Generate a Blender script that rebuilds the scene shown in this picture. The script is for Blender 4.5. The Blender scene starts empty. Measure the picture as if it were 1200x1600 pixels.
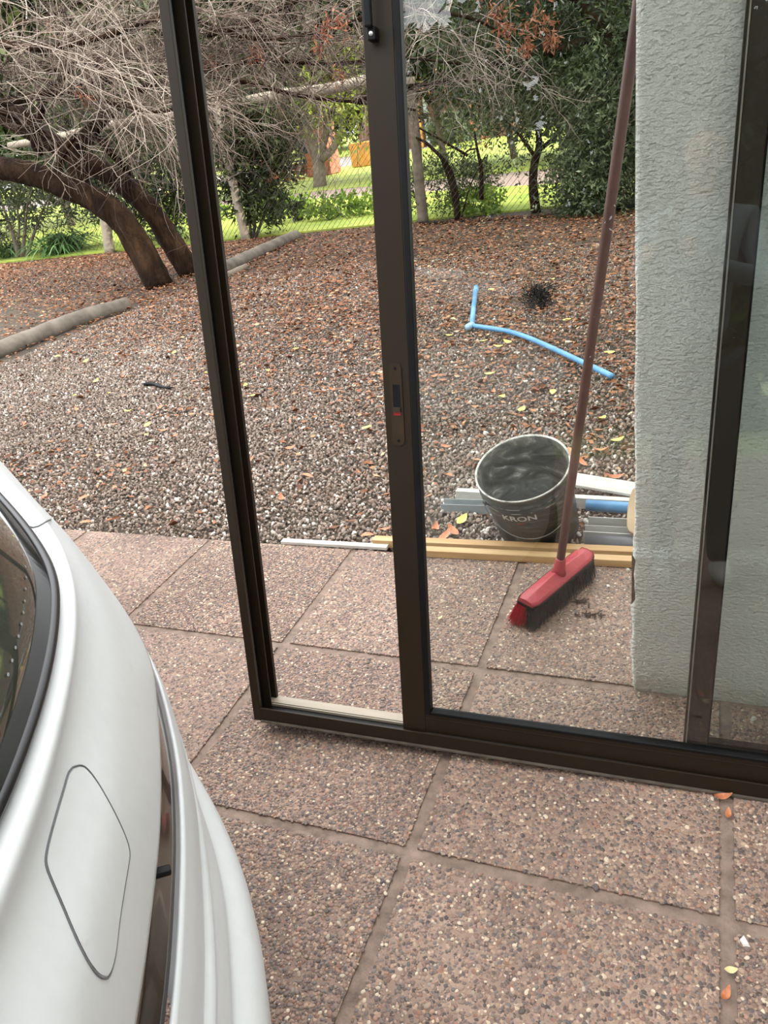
import bpy, bmesh, math, random
import numpy as np
from mathutils import Vector, Matrix
from mathutils.bvhtree import BVHTree

# ------------------------------------------------------------------ camera, sky, sun, exposure
S = bpy.context.scene
COL = S.collection
F_PX = 1207.84
CAM = np.array([0.53676, -1.6317, 1.40])
R3 = np.array([[0.9263617855298119, 0.3500576783724473, -0.1389728898832832],
               [0.04601056429897219, -0.4714029058794164, -0.8807169399423019],
               [-0.37381395142892815, 0.8094682959455141, -0.4527959889135024]])
cd = bpy.data.cameras.new('camera')
cam = bpy.data.objects.new('camera', cd)
COL.objects.link(cam)
cd.sensor_fit = 'VERTICAL'
cd.sensor_height = 32.0
cd.lens = F_PX / 1600.0 * 32.0
cd.clip_start = 0.02
cd.clip_end = 500
xr, yr, zr = R3[0], -R3[1], -R3[2]
cam.matrix_world = Matrix(((xr[0], yr[0], zr[0], CAM[0]), (xr[1], yr[1], zr[1], CAM[1]),
                           (xr[2], yr[2], zr[2], CAM[2]), (0, 0, 0, 1)))
S.camera = cam
S.view_settings.view_transform = 'Standard'
S.view_settings.look = 'None'
S.view_settings.gamma = 1.0
S.view_settings.use_curve_mapping = False
S.view_settings.exposure = 0.0

W = bpy.data.worlds.new('overcast_sky')
S.world = W
W.use_nodes = True
wn = W.node_tree
wn.nodes.clear()
wo = wn.nodes.new('ShaderNodeOutputWorld')
wb = wn.nodes.new('ShaderNodeBackground')
wt = wn.nodes.new('ShaderNodeTexCoord')
ws = wn.nodes.new('ShaderNodeSeparateXYZ')
wr = wn.nodes.new('ShaderNodeValToRGB')
wr.color_ramp.elements[0].position = 0.0
wr.color_ramp.elements[0].color = (0.72, 0.75, 0.80, 1)
wr.color_ramp.elements[1].position = 0.9
wr.color_ramp.elements[1].color = (1.0, 1.0, 1.0, 1)
wb.inputs[1].default_value = 4.3
wn.links.new(wt.outputs['Generated'], ws.inputs[0])
wn.links.new(ws.outputs[2], wr.inputs[0])
wn.links.new(wr.outputs[0], wb.inputs[0])
wn.links.new(wb.outputs[0], wo.inputs[0])

sd = bpy.data.lights.new('sun', 'SUN')
sd.energy = 4.6
sd.angle = math.radians(2.0)
sd.color = (1.0, 0.93, 0.80)
sun = bpy.data.objects.new('sun', sd)
COL.objects.link(sun)
SUN_DIR = Vector((-0.86, 0.12, -0.50)).normalized()
sun.rotation_euler = SUN_DIR.to_track_quat('-Z', 'Y').to_euler()

RNG = np.random.default_rng(7)
random.seed(7)

# ------------------------------------------------------------------ helpers
def ray(x, y):
    return R3.T @ np.array([(x - 600) / F_PX, (y - 800) / F_PX, 1.0])
def at_z(x, y, z=0.0):
    d = ray(x, y)
    return CAM + d * (z - CAM[2]) / d[2]
def at_y(x, y, Y):
    d = ray(x, y)
    return CAM + d * (Y - CAM[1]) / d[1]
def srgb(h):
    c = [int(h[i:i + 2], 16) / 255 for i in (0, 2, 4)]
    return tuple([(v / 12.92 if v <= .04045 else ((v + .055) / 1.055) ** 2.4) for v in c] + [1.0])

def tag(o, label=None, cat=None, group=None, kind=None):
    if label: o['label'] = label
    if cat: o['category'] = cat
    if group: o['group'] = group
    if kind: o['kind'] = kind
    return o
def empty(name, loc=(0, 0, 0), label=None, cat=None, group=None, kind=None, rot=None):
    o = bpy.data.objects.new(name, None)
    COL.objects.link(o)
    o.empty_display_size = 0.1
    o.location = loc
    if rot is not None: o.rotation_euler = rot
    return tag(o, label, cat, group, kind)
def link(name, me, mat=None, parent=None, world=True):
    o = bpy.data.objects.new(name, me)
    COL.objects.link(o)
    if mat is not None and len(me.materials) == 0: me.materials.append(mat)
    if parent is not None:
        o.parent = parent
        if world:      # vertices were given in world space
            o.matrix_parent_inverse = parent_matrix(parent).inverted()
    return o
def parent_matrix(p):
    m = Matrix.LocRotScale(p.location, p.rotation_euler, p.scale)
    if p.parent is not None:
        return parent_matrix(p.parent) @ p.matrix_parent_inverse @ m
    return m

class MB:
    """collects shapes into one mesh"""
    def __init__(s): s.v = []; s.f = []; s.sm = []
    def add(s, verts, faces, smooth=False):
        n = len(s.v)
        s.v.extend([tuple(map(float, p)) for p in verts])
        s.f.extend([tuple(i + n for i in f) for f in faces])
        s.sm.extend([smooth] * len(faces))
    def box(s, lo, hi, M=None, o=(0, 0, 0)):
        x0, y0, z0 = lo; x1, y1, z1 = hi
        P = [(x0, y0, z0), (x1, y0, z0), (x1, y1, z0), (x0, y1, z0), (x0, y0, z1), (x1, y0, z1), (x1, y1, z1), (x0, y1, z1)]
        if M is not None: P = [np.array(o) + M @ np.array(p) for p in P]
        s.add(P, [(0, 3, 2, 1), (4, 5, 6, 7), (0, 1, 5, 4), (1, 2, 6, 5), (2, 3, 7, 6), (3, 0, 4, 7)])
    def bar(s, a, b, w, h, up=(0, 0, 1)):
        a = np.array(a, float); b = np.array(b, float); d = b - a; L = np.linalg.norm(d); d /= L
        up = np.array(up, float); r = np.cross(d, up); r /= np.linalg.norm(r); u = np.cross(r, d)
        P = []
        for q in (a, b):
            for sx, sz in ((-1, 0), (1, 0), (1, 1), (-1, 1)):
                P.append(q + r * sx * w / 2 + u * sz * h)
        s.add(P, [(0, 1, 2, 3), (7, 6, 5, 4), (0, 4, 5, 1), (1, 5, 6, 2), (2, 6, 7, 3), (3, 7, 4, 0)])
    def tube(s, pts, rad, n=8, cap=True, smooth=True, noise=0.0):
        pts = [np.array(p, float) for p in pts]
        if not hasattr(rad, '__len__'): rad = [rad] * len(pts)
        ref = None; V = []
        for i, p in enumerate(pts):
            d = pts[min(i + 1, len(pts) - 1)] - pts[max(i - 1, 0)]
            d = d / (np.linalg.norm(d) + 1e-12)
            if ref is None:
                ref = np.cross(d, (0, 0, 1.0))
                if np.linalg.norm(ref) < 1e-3: ref = np.cross(d, (1.0, 0, 0))
            ref = ref - d * (ref @ d); ref /= np.linalg.norm(ref) + 1e-12
            bi = np.cross(d, ref)
            for k in range(n):
                a = 2 * math.pi * k / n
                rr = rad[i] * (1 + (noise * (random.random() - .5) if noise else 0))
                V.append(p + (ref * math.cos(a) + bi * math.sin(a)) * rr)
        Fc = []
        for i in range(len(pts) - 1):
            for k in range(n):
                Fc.append((i * n + k, i * n + (k + 1) % n, (i + 1) * n + (k + 1) % n, (i + 1) * n + k))
        if cap:
            Fc.append(tuple(range(n - 1, -1, -1)))
            Fc.append(tuple(range((len(pts) - 1) * n, len(pts) * n)))
        s.add(V, Fc, smooth)
    def lathe(s, prof, n=32, M=None, o=(0, 0, 0), closed=False):
        V = []
        for r, z in prof:
            for k in range(n):
                a = 2 * math.pi * k / n
                V.append((r * math.cos(a), r * math.sin(a), z))
        if M is not None: V = [np.array(o) + M @ np.array(p) for p in V]
        Fc = []
        for i in range(len(prof) - 1):
            for k in range(n):
                Fc.append((i * n + k, i * n + (k + 1) % n, (i + 1) * n + (k + 1) % n, (i + 1) * n + k))
        s.add(V, Fc, True)
    def xform(s, M, o):
        s.v = [tuple(np.array(o) + M @ np.array(p)) for p in s.v]
        return s
    def build(s, name, mat=None, parent=None, bevel=0.0, world=True, seg=2):
        me = bpy.data.meshes.new(name)
        me.from_pydata(s.v, [], s.f)
        me.polygons.foreach_set('use_smooth', s.sm)
        me.validate(); me.update()
        o = link(name, me, mat, parent, world)
        if bevel:
            b = o.modifiers.new('bevel', 'BEVEL'); b.width = bevel; b.segments = seg; b.limit_method = 'ANGLE'
        return o

def np_mesh(name, V, Fq, mat, parent=None, attrs=None, smooth=False):
    """V (n,3); Fq (m,k) faces of k corners each"""
    me = bpy.data.meshes.new(name)
    m, k = Fq.shape
    me.vertices.add(len(V)); me.vertices.foreach_set('co', np.ascontiguousarray(V, np.float32).ravel())
    me.loops.add(m * k); me.loops.foreach_set('vertex_index', np.ascontiguousarray(Fq, np.int32).ravel())
    me.polygons.add(m); me.polygons.foreach_set('loop_start', np.arange(0, m * k, k, dtype=np.int32))
    if smooth: me.polygons.foreach_set('use_smooth', np.ones(m, bool))
    me.update(calc_edges=True)
    for nm, a in (attrs or {}).items():
        at = me.attributes.new(nm, 'FLOAT', 'POINT'); at.data.foreach_set('value', np.ascontiguousarray(a, np.float32))
    return link(name, me, mat, parent)

# ------------------------------------------------------------------ materials
class NT:
    def __init__(s, name):
        s.m = bpy.data.materials.new(name); s.m.use_nodes = True
        s.t = s.m.node_tree; s.b = s.t.nodes['Principled BSDF']; s.out = s.t.nodes['Material Output']
    def n(s, typ, **kw):
        nd = s.t.nodes.new(typ)
        for k, v in kw.items():
            if k.startswith('i_'):
                nd.inputs[k[2:].replace('_', ' ')].default_value = v
            else: setattr(nd, k, v)
        return nd
    def l(s, a, b): s.t.links.new(a, b)
    def ramp(s, fac, stops, interp='LINEAR'):
        r = s.t.nodes.new('ShaderNodeValToRGB'); r.color_ramp.interpolation = interp
        e = r.color_ramp.elements
        while len(e) < len(stops): e.new(0.5)
        for el, (p, c) in zip(e, stops):
            el.position = p; el.color = c if len(c) == 4 else (*c, 1)
        s.l(fac, r.inputs[0]); return r.outputs[0]
    def mix(s, fac, a, b, mode='MIX'):
        m = s.t.nodes.new('ShaderNodeMix'); m.data_type = 'RGBA'; m.blend_type = mode
        for sock, v in ((m.inputs[0], fac), (m.inputs[6], a), (m.inputs[7], b)):
            if hasattr(v, 'links') or isinstance(v, bpy.types.NodeSocket): s.l(v, sock)
            else: sock.default_value = v
        return m.outputs[2]
    def bump(s, h, strength, dist=0.01, normal=None):
        b = s.t.nodes.new('ShaderNodeBump'); b.inputs['Strength'].default_value = strength; b.inputs['Distance'].default_value = dist
        s.l(h, b.inputs['Height'])
        if normal is not None: s.l(normal, b.inputs['Normal'])
        s.l(b.outputs[0], s.b.inputs['Normal']); return b.outputs[0]

def noise_mat(name, stops, scale=8.0, rough=0.6, bump=0.0, bscale=None, metal=0.0, detail=6.0, stretch=None, coat=0.0, spec=0.5, bdist=0.005, coord='Object'):
    M = NT(name)
    tc = M.n('ShaderNodeTexCoord'); src = tc.outputs[coord]
    if stretch:
        mp = M.n('ShaderNodeMapping'); mp.inputs['Scale'].default_value = stretch
        M.l(src, mp.inputs[0]); src = mp.outputs[0]
    nz = M.n('ShaderNodeTexNoise'); nz.inputs['Scale'].default_value = scale; nz.inputs['Detail'].default_value = detail; nz.inputs['Roughness'].default_value = .62
    M.l(src, nz.inputs['Vector'])
    M.l(M.ramp(nz.outputs[0], stops), M.b.inputs['Base Color'])
    M.b.inputs['Roughness'].default_value = rough; M.b.inputs['Metallic'].default_value = metal
    M.b.inputs['Coat Weight'].default_value = coat; M.b.inputs['Specular IOR Level'].default_value = spec
    if bump:
        n2 = M.n('ShaderNodeTexNoise'); n2.inputs['Scale'].default_value = bscale or scale * 3; n2.inputs['Detail'].default_value = 5
        M.l(src, n2.inputs['Vector']); M.bump(n2.outputs[0], bump, bdist)
    return M.m
def two(a, b, lo=.35, hi=.65): return [(lo, srgb(a)), (hi, srgb(b))]
def attr_mat(name, stops, attr='rnd', rough=0.6, inst=False, trans=0.0, spec=0.4, sheen=0.0):
    M = NT(name)
    a = M.n('ShaderNodeAttribute'); a.attribute_name = attr
    if inst: a.attribute_type = 'INSTANCER'
    c = M.ramp(a.outputs['Fac'], stops)
    M.l(c, M.b.inputs['Base Color'])
    M.b.inputs['Roughness'].default_value = rough; M.b.inputs['Specular IOR Level'].default_value = spec
    if trans:
        tr = M.n('ShaderNodeBsdfTranslucent'); M.l(c, tr.inputs[0])
        ms = M.n('ShaderNodeMixShader'); ms.inputs[0].default_value = trans
        M.l(M.b.outputs[0], ms.inputs[1]); M.l(tr.outputs[0], ms.inputs[2]); M.l(ms.outputs[0], M.out.inputs[0])
    return M.m

# exposed-aggregate concrete
def aggregate_mat(name):
    M = NT(name)
    g = M.n('ShaderNodeNewGeometry'); pos = g.outputs['Position']
    v = M.n('ShaderNodeTexVoronoi', feature='F1'); v.inputs['Scale'].default_value = 125; v.inputs['Randomness'].default_value = .95
    e = M.n('ShaderNodeTexVoronoi', feature='DISTANCE_TO_EDGE'); e.inputs['Scale'].default_value = 125; e.inputs['Randomness'].default_value = .95
    M.l(pos, v.inputs['Vector']); M.l(pos, e.inputs['Vector'])
    sp = M.n('ShaderNodeSeparateColor'); M.l(v.outputs['Color'], sp.inputs[0])
    peb = M.ramp(sp.outputs[0], PEB, 'CONSTANT')
    big = M.n('ShaderNodeTexNoise'); big.inputs['Scale'].default_value = 2.6; big.inputs['Detail'].default_value = 5; M.l(pos, big.inputs['Vector'])
    mort = M.ramp(big.outputs[0], [(.35, srgb('867267')), (.65, srgb('9e887a'))])
    mk = M.ramp(e.outputs['Distance'], [(.02, (0, 0, 0)), (.12, (1, 1, 1))])
    # some pebbles sunk under mortar
    sunk = M.n('ShaderNodeMath', operation='GREATER_THAN'); M.l(sp.outputs[1], sunk.inputs[0]); sunk.inputs[1].default_value = .22
    mm = M.n('ShaderNodeMath', operation='MULTIPLY'); M.l(mk, mm.inputs[0]); M.l(sunk.outputs[0], mm.inputs[1])
    c = M.mix(mm.outputs[0], mort, peb)
    dirt = M.ramp(big.outputs[0], [(.3, (.80, .76, .73)), (.7, (1.08, 1.04, 1.0))])
    M.l(M.mix(1.0, c, dirt, 'MULTIPLY'), M.b.inputs['Base Color'])
    M.b.inputs['Roughness'].default_value = .75
    hb = M.ramp(v.outputs['Distance'], [(0, (1, 1, 1)), (.75, (0, 0, 0))])
    hm = M.n('ShaderNodeMath', operation='MULTIPLY'); M.l(hb, hm.inputs[0]); M.l(mm.outputs[0], hm.inputs[1])
    M.bump(hm.outputs[0], .75, .004)
    return M.m
PEB = [(0, srgb('524946')), (.10, srgb('6b5d57')), (.24, srgb('846f64')), (.36, srgb('6d6766')), (.46, srgb('937c6e')), (.58, srgb('a48c7a')),
       (.68, srgb('80655a')), (.76, srgb('b29a86')), (.85, srgb('966f5d')), (.91, srgb('5c5757')), (.965, srgb('cdbda6'))]
m_slab = aggregate_mat('exposed_aggregate')
m_joint = noise_mat('joint_mortar', [(.3, srgb('65564d')), (.5, srgb('816f63')), (.7, srgb('968275'))], 22, .9, .7, 90)
m_pebble = attr_mat('loose_pebble', PEB, 'col', .55, inst=True)
m_stone = attr_mat('gravel_stone', [(0, srgb('3c332d')), (.18, srgb('61554d')), (.36, srgb('887a70')), (.5, srgb('75675c')), (.64, srgb('9e9185')), (.78, srgb('8c7160')), (.88, srgb('b4a79a')), (1, srgb('e0dad2'))], 'col', .8, inst=True)
m_soil = noise_mat('gravel_soil', [(.3, srgb('352c24')), (.5, srgb('4a4035')), (.7, srgb('5d5145'))], 9, .95, .8, 55, bdist=.02)
LEAF_STOPS = [(0, srgb('432b1d')), (.25, srgb('6e442c')), (.5, srgb('8e5b3a')), (.7, srgb('a4734f')), (.86, srgb('bc946d')), (1, srgb('d8c19d'))]
m_litter = attr_mat('dry_leaf_litter', LEAF_STOPS, 'rnd', .6)
m_yellow = noise_mat('yellow_leaf', two('d8c24a', 'e6da7c'), 30, .5)
m_orange = noise_mat('orange_dry_leaf', two('a9603c', 'cf8a5e'), 30, .5)
m_bronze = noise_mat('bronze_anodised_aluminium', two('211a11', '2c2217', .2, .8), 3, .45, metal=.12, stretch=(1, 1, .2), spec=.3)
m_bronze_in = noise_mat('bronze_inner_face', two('302820', '3d3429', .2, .8), 4, .45, metal=.12, spec=.3)
m_sill = noise_mat('worn_pale_sill', two('8a8070', 'a69b8a', .2, .8), 20, .45, metal=.1, stretch=(.2, 2, 2))
m_black = noise_mat('black_rubber', two('0a0a0b', '141416', .2, .8), 10, .5, spec=.2)
m_bark = noise_mat('dark_brown_bark', [(.3, srgb('18100b')), (.5, srgb('2b1f16')), (.7, srgb('413023'))], 5, .95, 1.0, 22, stretch=(1.6, 1.6, .6), bdist=.03, spec=.1)
m_greybark = noise_mat('grey_bark', [(.3, srgb('5d5146')), (.7, srgb('8d8172'))], 5, .9, .8, 20, bdist=.02)
m_pale = noise_mat('pale_weathered_wood', [(.3, srgb('7d7263')), (.7, srgb('aa9f8d'))], 4, .85, .5, 25, stretch=(1, 1, .3))
m_twig = attr_mat('bare_twig', [(0, srgb('3d312a')), (.4, srgb('65564c')), (.75, srgb('93857a')), (1, srgb('b4a89d'))], 'rnd', .8)
m_wire = noise_mat('galvanised_wire', two('6b6a66', '8a8983'), 5, .5, metal=.6)
m_concrete = noise_mat('weathered_concrete', [(.3, srgb('544c43')), (.7, srgb('7f766a'))], 6, .9, .6, 30)

# ------------------------------------------------------------------ setting: ground, paving, walls
PW, PD, PE = 0.62566, 0.61516, 0.58338
GZ = -0.035                       # gravel surface under the paving level

g = MB(); g.box((-30, PE, -0.5), (8, 9.6, GZ))
gv = g.build('gravel_yard', m_soil); tag(gv, kind='structure')
g = MB(); g.box((-7.5, -6.2, -0.3), (6, PE, -0.0055))
fl = g.build('floor', m_joint); tag(fl, kind='structure')
slab_me = None
def slab_mesh(w, d):
    b = MB(); b.box((0, 0, -0.06), (w, d, 0))
    me = bpy.data.meshes.new('slab'); me.from_pydata(b.v, [], b.f)
    bm = bmesh.new(); bm.from_mesh(me)
    bmesh.ops.bevel(bm, geom=[e for e in bm.edges if e.verts[0].co.z > -.01 and e.verts[1].co.z > -.01], offset=.006, segments=2, affect='EDGES')
    bm.to_mesh(me); bm.free(); me.materials.append(m_slab); return me
J = 0.0085
SA = slab_mesh(PW - 2 * J, PD - 2 * J); SB = slab_mesh(PW - 2 * J, PE - J)
for i in range(-11, 8):
    for j in range(-9, 1):
        me = SB if j == 0 else SA
        o = bpy.data.objects.new('slab', me); COL.objects.link(o)
        o.location = (i * PW + J, (J if j == 0 else j * PD + J), random.uniform(-.002, 0))
        o.parent = fl

m_stucco = NT('rough_white_stucco')
_g = m_stucco.n('ShaderNodeNewGeometry')
_n1 = m_stucco.n('ShaderNodeTexNoise'); _n1.inputs['Scale'].default_value = 3; _n1.inputs['Detail'].default_value = 4
_n2 = m_stucco.n('ShaderNodeTexNoise'); _n2.inputs['Scale'].default_value = 120; _n2.inputs['Detail'].default_value = 2.5; _n2.inputs['Roughness'].default_value = .5
_mp = m_stucco.n('ShaderNodeMapping'); _mp.inputs['Scale'].default_value = (.75, 1, 1.25)
m_stucco.l(_g.outputs['Position'], _mp.inputs[0])
for q in (_n1, _n2): m_stucco.l(_mp.outputs[0], q.inputs['Vector'])
_c = m_stucco.ramp(_n1.outputs[0], [(.35, srgb('e9e8e2')), (.65, srgb('f3f2ed'))])
_p = m_stucco.ramp(_n2.outputs[0], [(.26, (.66, .66, .64)), (.34, (1, 1, 1))])
# darker, slightly greenish tint towards the foot of the wall
_s = m_stucco.n('ShaderNodeSeparateXYZ'); m_stucco.l(_g.outputs['Position'], _s.inputs[0])
_gr = m_stucco.ramp(_s.outputs[2], [(0.02, (.78, .79, .74)), (.10, (1, 1, 1))])
m_stucco.l(m_stucco.mix(1, m_stucco.mix(1, _c, _p, 'MULTIPLY'), _gr, 'MULTIPLY'), m_stucco.b.inputs['Base Color'])
m_stucco.b.inputs['Roughness'].default_value = .8
m_stucco.bump(m_stucco.ramp(_n2.outputs[0], [(.3, (0, 0, 0)), (.62, (1, 1, 1))]), .75, .006)
m_stucco = m_stucco.m

# wing wall: face towards the camera at y = .02, its end at x = .40; subdivided and dented at its edge
def wing_wall():
    bm = bmesh.new()
    x0, x1, y0, y1, z1 = .402, 2.2, .02, .20, 2.75
    nz, nx = 150, 60
    zs = np.linspace(-.01, z1, nz); xs = np.concatenate([np.linspace(x0, x0 + .12, 18), np.linspace(x0 + .135, x1, nx - 18)])
    rng = np.random.default_rng(3)
    jag = np.cumsum(rng.normal(0, .0022, nz)); jag -= np.linspace(0, jag[-1], nz); jag = np.clip(jag, -.006, .006)
    grid = []
    for k, z in enumerate(zs):
        row = []
        lean = 0.004 * (1 - z / 1.5)
        for i, x in enumerate(xs):
            y = y0
            if z < .40: y -= .011 + .0015 * math.sin(x * 31) * (z > .36)      # plaster step: the foot stands proud
            if .386 < z < .40: y -= .005 + .002 * rng.random()
            if abs(z - .615) < .010 and x < .62: y += .003
            xx = x
            if i == 0: xx = x + lean + jag[k] * (1.2 if z < .45 else .35)
            if i == 0 and .26 < z < .39: xx += .007 + .004 * rng.random()   # chipped arris
            if i == 0: y += .006
            if z < .06: y -= .004 + .003 * rng.random()
            row.append(bm.verts.new((xx, y + rng.normal(0, .0006), z)))
        grid.append(row)
    for k in range(nz - 1):
        for i in range(len(xs) - 1):
            bm.faces.new((grid[k][i], grid[k][i + 1], grid[k + 1][i + 1], grid[k + 1][i]))
    back = [(bm.verts.new((xs[0] + .026, y1, z))) for z in zs]
    for k in range(nz - 1):
        bm.faces.new((back[k], grid[k][0], grid[k + 1][0], back[k + 1]))
    b2 = [bm.verts.new((x1, y1, -.01)), bm.verts.new((x1, y1, z1))]
    bm.faces.new([b2[0], *back, b2[1]])
    bm.faces.new([back[-1], *grid[-1], b2[1]])
    me = bpy.data.meshes.new('wall_right'); bm.to_mesh(me); bm.free()
    me.polygons.foreach_set('use_smooth', [True] * len(me.polygons))
    return link('wall_right', me, m_stucco)
ww = wing_wall(); tag(ww, kind='structure')
# exposed brick core in the chipped arris
m_chip = noise_mat('exposed_mortar_chip', two('4a3d34', '7a6656'), 40, .95, .6, 90)
b = MB(); zz = np.linspace(.25, .395, 12)
for k in range(11):
    w0 = .006 + .005 * random.random()
    b.box((.400, .016, zz[k]), (.404 + w0, .030, zz[k + 1]))
b.build('chipped_edge', m_chip, ww)
# unseen house block with a roof, added to keep sun off the yard
m_shade_block = noise_mat('shade_block_render', two('c9cac2', 'd8d9d1'), 4, .85, .4, 60)
b = MB(); b.box((2.2, -6.0, -.02), (6.5, 8.3, 4.3)); hb = b.build('wall_shade_block', m_shade_block); tag(hb, kind='structure')
b = MB(); b.box((1.75, -6.4, 4.3), (6.9, 8.8, 4.5)); hr = b.build('ceiling_shade_block', noise_mat('shade_block_fascia', two('6a4a3c', '8a6350'), 8, .8)); tag(hr, kind='structure')

# ------------------------------------------------------------------ ground beyond the fence
def fence_y(x):                 # the fence line in plan
    P = [(-30, 10.6), (-14, 9.95), (-6.1, 9.45), (-3.2, 9.25), (-.4, 8.5), (6, 7.2)]
    return float(np.interp(x, [p[0] for p in P], [p[1] for p in P]))
m_lawn = noise_mat('sunny_lawn', [(.3, srgb('7d9536')), (.5, srgb('9dac45')), (.72, srgb('b7bb5a'))], 1.3, .9, .6, 40)
m_path = noise_mat('pinkish_gravel_path', [(.3, srgb('8c766b')), (.7, srgb('ab978b'))], 12, .9, .5, 60)
def strip(name, lo, hi, z, mat, thick=.3):
    b = MB()
    n = len(lo)
    V = [(x, y, z) for x, y in lo] + [(x, y, z) for x, y in hi] + [(x, y, z - thick) for x, y in lo] + [(x, y, z - thick) for x, y in hi]
    Fc = []
    for i in range(n - 1):
        Fc += [(i, i + 1, n + i + 1, n + i), (2 * n + i, 3 * n + i, 3 * n + i + 1, 2 * n + i + 1), (i, 2 * n + i, 2 * n + i + 1, i + 1), (n + i, n + i + 1, 3 * n + i + 1, 3 * n + i)]
    b.add(V, Fc)
    o = b.build(name, mat); return tag(o, kind='structure')
xs = np.linspace(-45, 22, 15)
def ln(a, bq):
    return lambda x: a[1] + (bq[1] - a[1]) * (x - a[0]) / (bq[0] - a[0])
p_lo = ln((-8.4, 15.1), (-2.8, 12.8)); p_hi = ln((-9.2, 16.9), (-3.65, 15.6))
strip('verge', [(x, 9.6) for x in xs], [(x, p_lo(x)) for x in xs], -.01, m_lawn)
strip('path', [(x, p_lo(x)) for x in xs], [(x, p_hi(x)) for x in xs], -.02, m_path)
strip('lawn', [(x, p_hi(x)) for x in xs], [(x, 25.5 if x < -9 else 44) for x in xs], -.01, m_lawn)
strip('road', [(x, 25.5) for x in np.linspace(-45, -9.5, 8)], [(x, 33) for x in np.linspace(-45, -9.5, 8)], -.015, noise_mat('pale_pavement', two('81776f', '9a9088'), 5, .9))
strip('hills', [(x * 1.6, 33) for x in xs], [(x * 1.6, 90) for x in xs], -.03, m_lawn)

b = MB(); b.box((-60, -60, -.6), (60, 95, -.32)); b.box((-60, -60, -.3201), (60, -6.2, -.02)); tag(b.build('ground', noise_mat('rough_grass', [(.3, srgb('4d5a30')), (.7, srgb('76804a'))], 3, .9, .6, 40)), kind='structure')
# ------------------------------------------------------------------ scatter: pebbles, gravel (instanced stones)
def stone_group(name, mat, subdiv=1):
    ng = bpy.data.node_groups.new(name, 'GeometryNodeTree')
    ng.interface.new_socket('Geometry', in_out='INPUT', socket_type='NodeSocketGeometry')
    ng.interface.new_socket('Geometry', in_out='OUTPUT', socket_type='NodeSocketGeometry')
    gi = ng.nodes.new('NodeGroupInput'); go = ng.nodes.new('NodeGroupOutput')
    ico = ng.nodes.new('GeometryNodeMeshIcoSphere'); ico.inputs['Radius'].default_value = 1; ico.inputs['Subdivisions'].default_value = subdiv
    sm = ng.nodes.new('GeometryNodeSetMaterial'); sm.inputs['Material'].default_value = mat
    iop = ng.nodes.new('GeometryNodeInstanceOnPoints')
    L = ng.links.new
    geo = ico.outputs['Mesh']
    if subdiv > 1:
        ss = ng.nodes.new('GeometryNodeSetShadeSmooth'); L(geo, ss.inputs[0]); geo = ss.outputs[0]
    L(geo, sm.inputs['Geometry']); L(gi.outputs[0], iop.inputs['Points']); L(sm.outputs[0], iop.inputs['Instance'])
    for nm, sock in (('rot', 'Rotation'), ('scl', 'Scale')):
        na = ng.nodes.new('GeometryNodeInputNamedAttribute'); na.data_type = 'FLOAT_VECTOR'; na.inputs['Name'].default_value = nm
        L(na.outputs['Attribute'], iop.inputs[sock])
    L(iop.outputs[0], go.inputs[0]); return ng
def scatter(name, P, rot, scl, col, ng, mat, parent=None):
    me = bpy.data.meshes.new(name)
    me.vertices.add(len(P)); me.vertices.foreach_set('co', P.astype(np.float32).ravel())
    for nm, a in (('rot', rot), ('scl', scl)):
        at = me.attributes.new(nm, 'FLOAT_VECTOR', 'POINT'); at.data.foreach_set('vector', a.astype(np.float32).ravel())
    at = me.attributes.new('col', 'FLOAT', 'POINT'); at.data.foreach_set('value', col.astype(np.float32))
    me.materials.append(mat)
    o = bpy.data.objects.new(name, me); COL.objects.link(o)
    md = o.modifiers.new('scatter', 'NODES'); md.node_group = ng
    if parent is not None: o.parent = parent
    return tag(o, kind='stuff')

def jitter_grid(x0, x1, y0, y1, step):
    nx, ny = int((x1 - x0) / step), int((y1 - y0) / step)
    X, Y = np.meshgrid(np.arange(nx), np.arange(ny))
    P = np.stack([x0 + (X + RNG.random(X.shape)) * step, y0 + (Y + RNG.random(X.shape)) * step], -1).reshape(-1, 2)
    return P
P2 = jitter_grid(-1.35, 1.5, -1.45, .575, .0068)
fx = np.mod(P2[:, 0], PW); fy = np.where(P2[:, 1] >= 0, P2[:, 1], np.mod(P2[:, 1], PD)); top = np.where(P2[:, 1] >= 0, PE - .006, PD)
ok = (fx > J + .005) & (fx < PW - J - .005) & (fy > J + .005) & (fy < top - J - .004)
ok &= RNG.random(len(P2)) < .80
P2 = P2[ok]; n = len(P2)
rad = .0019 + .0024 * RNG.random(n) ** 1.7
rad *= np.where(RNG.random(n) < .05, 1.35, 1)
P3 = np.column_stack([P2, -.0012 + 0 * rad])
scatter('aggregate_pebbles', P3, np.column_stack([RNG.normal(0, .15, n), RNG.normal(0, .15, n), RNG.random(n) * 6.28]),
        np.column_stack([rad * RNG.uniform(1.0, 1.5, n), rad, rad * .62]), RNG.random(n), stone_group('pebble_nodes', m_pebble, 2), m_pebble, fl)

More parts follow.
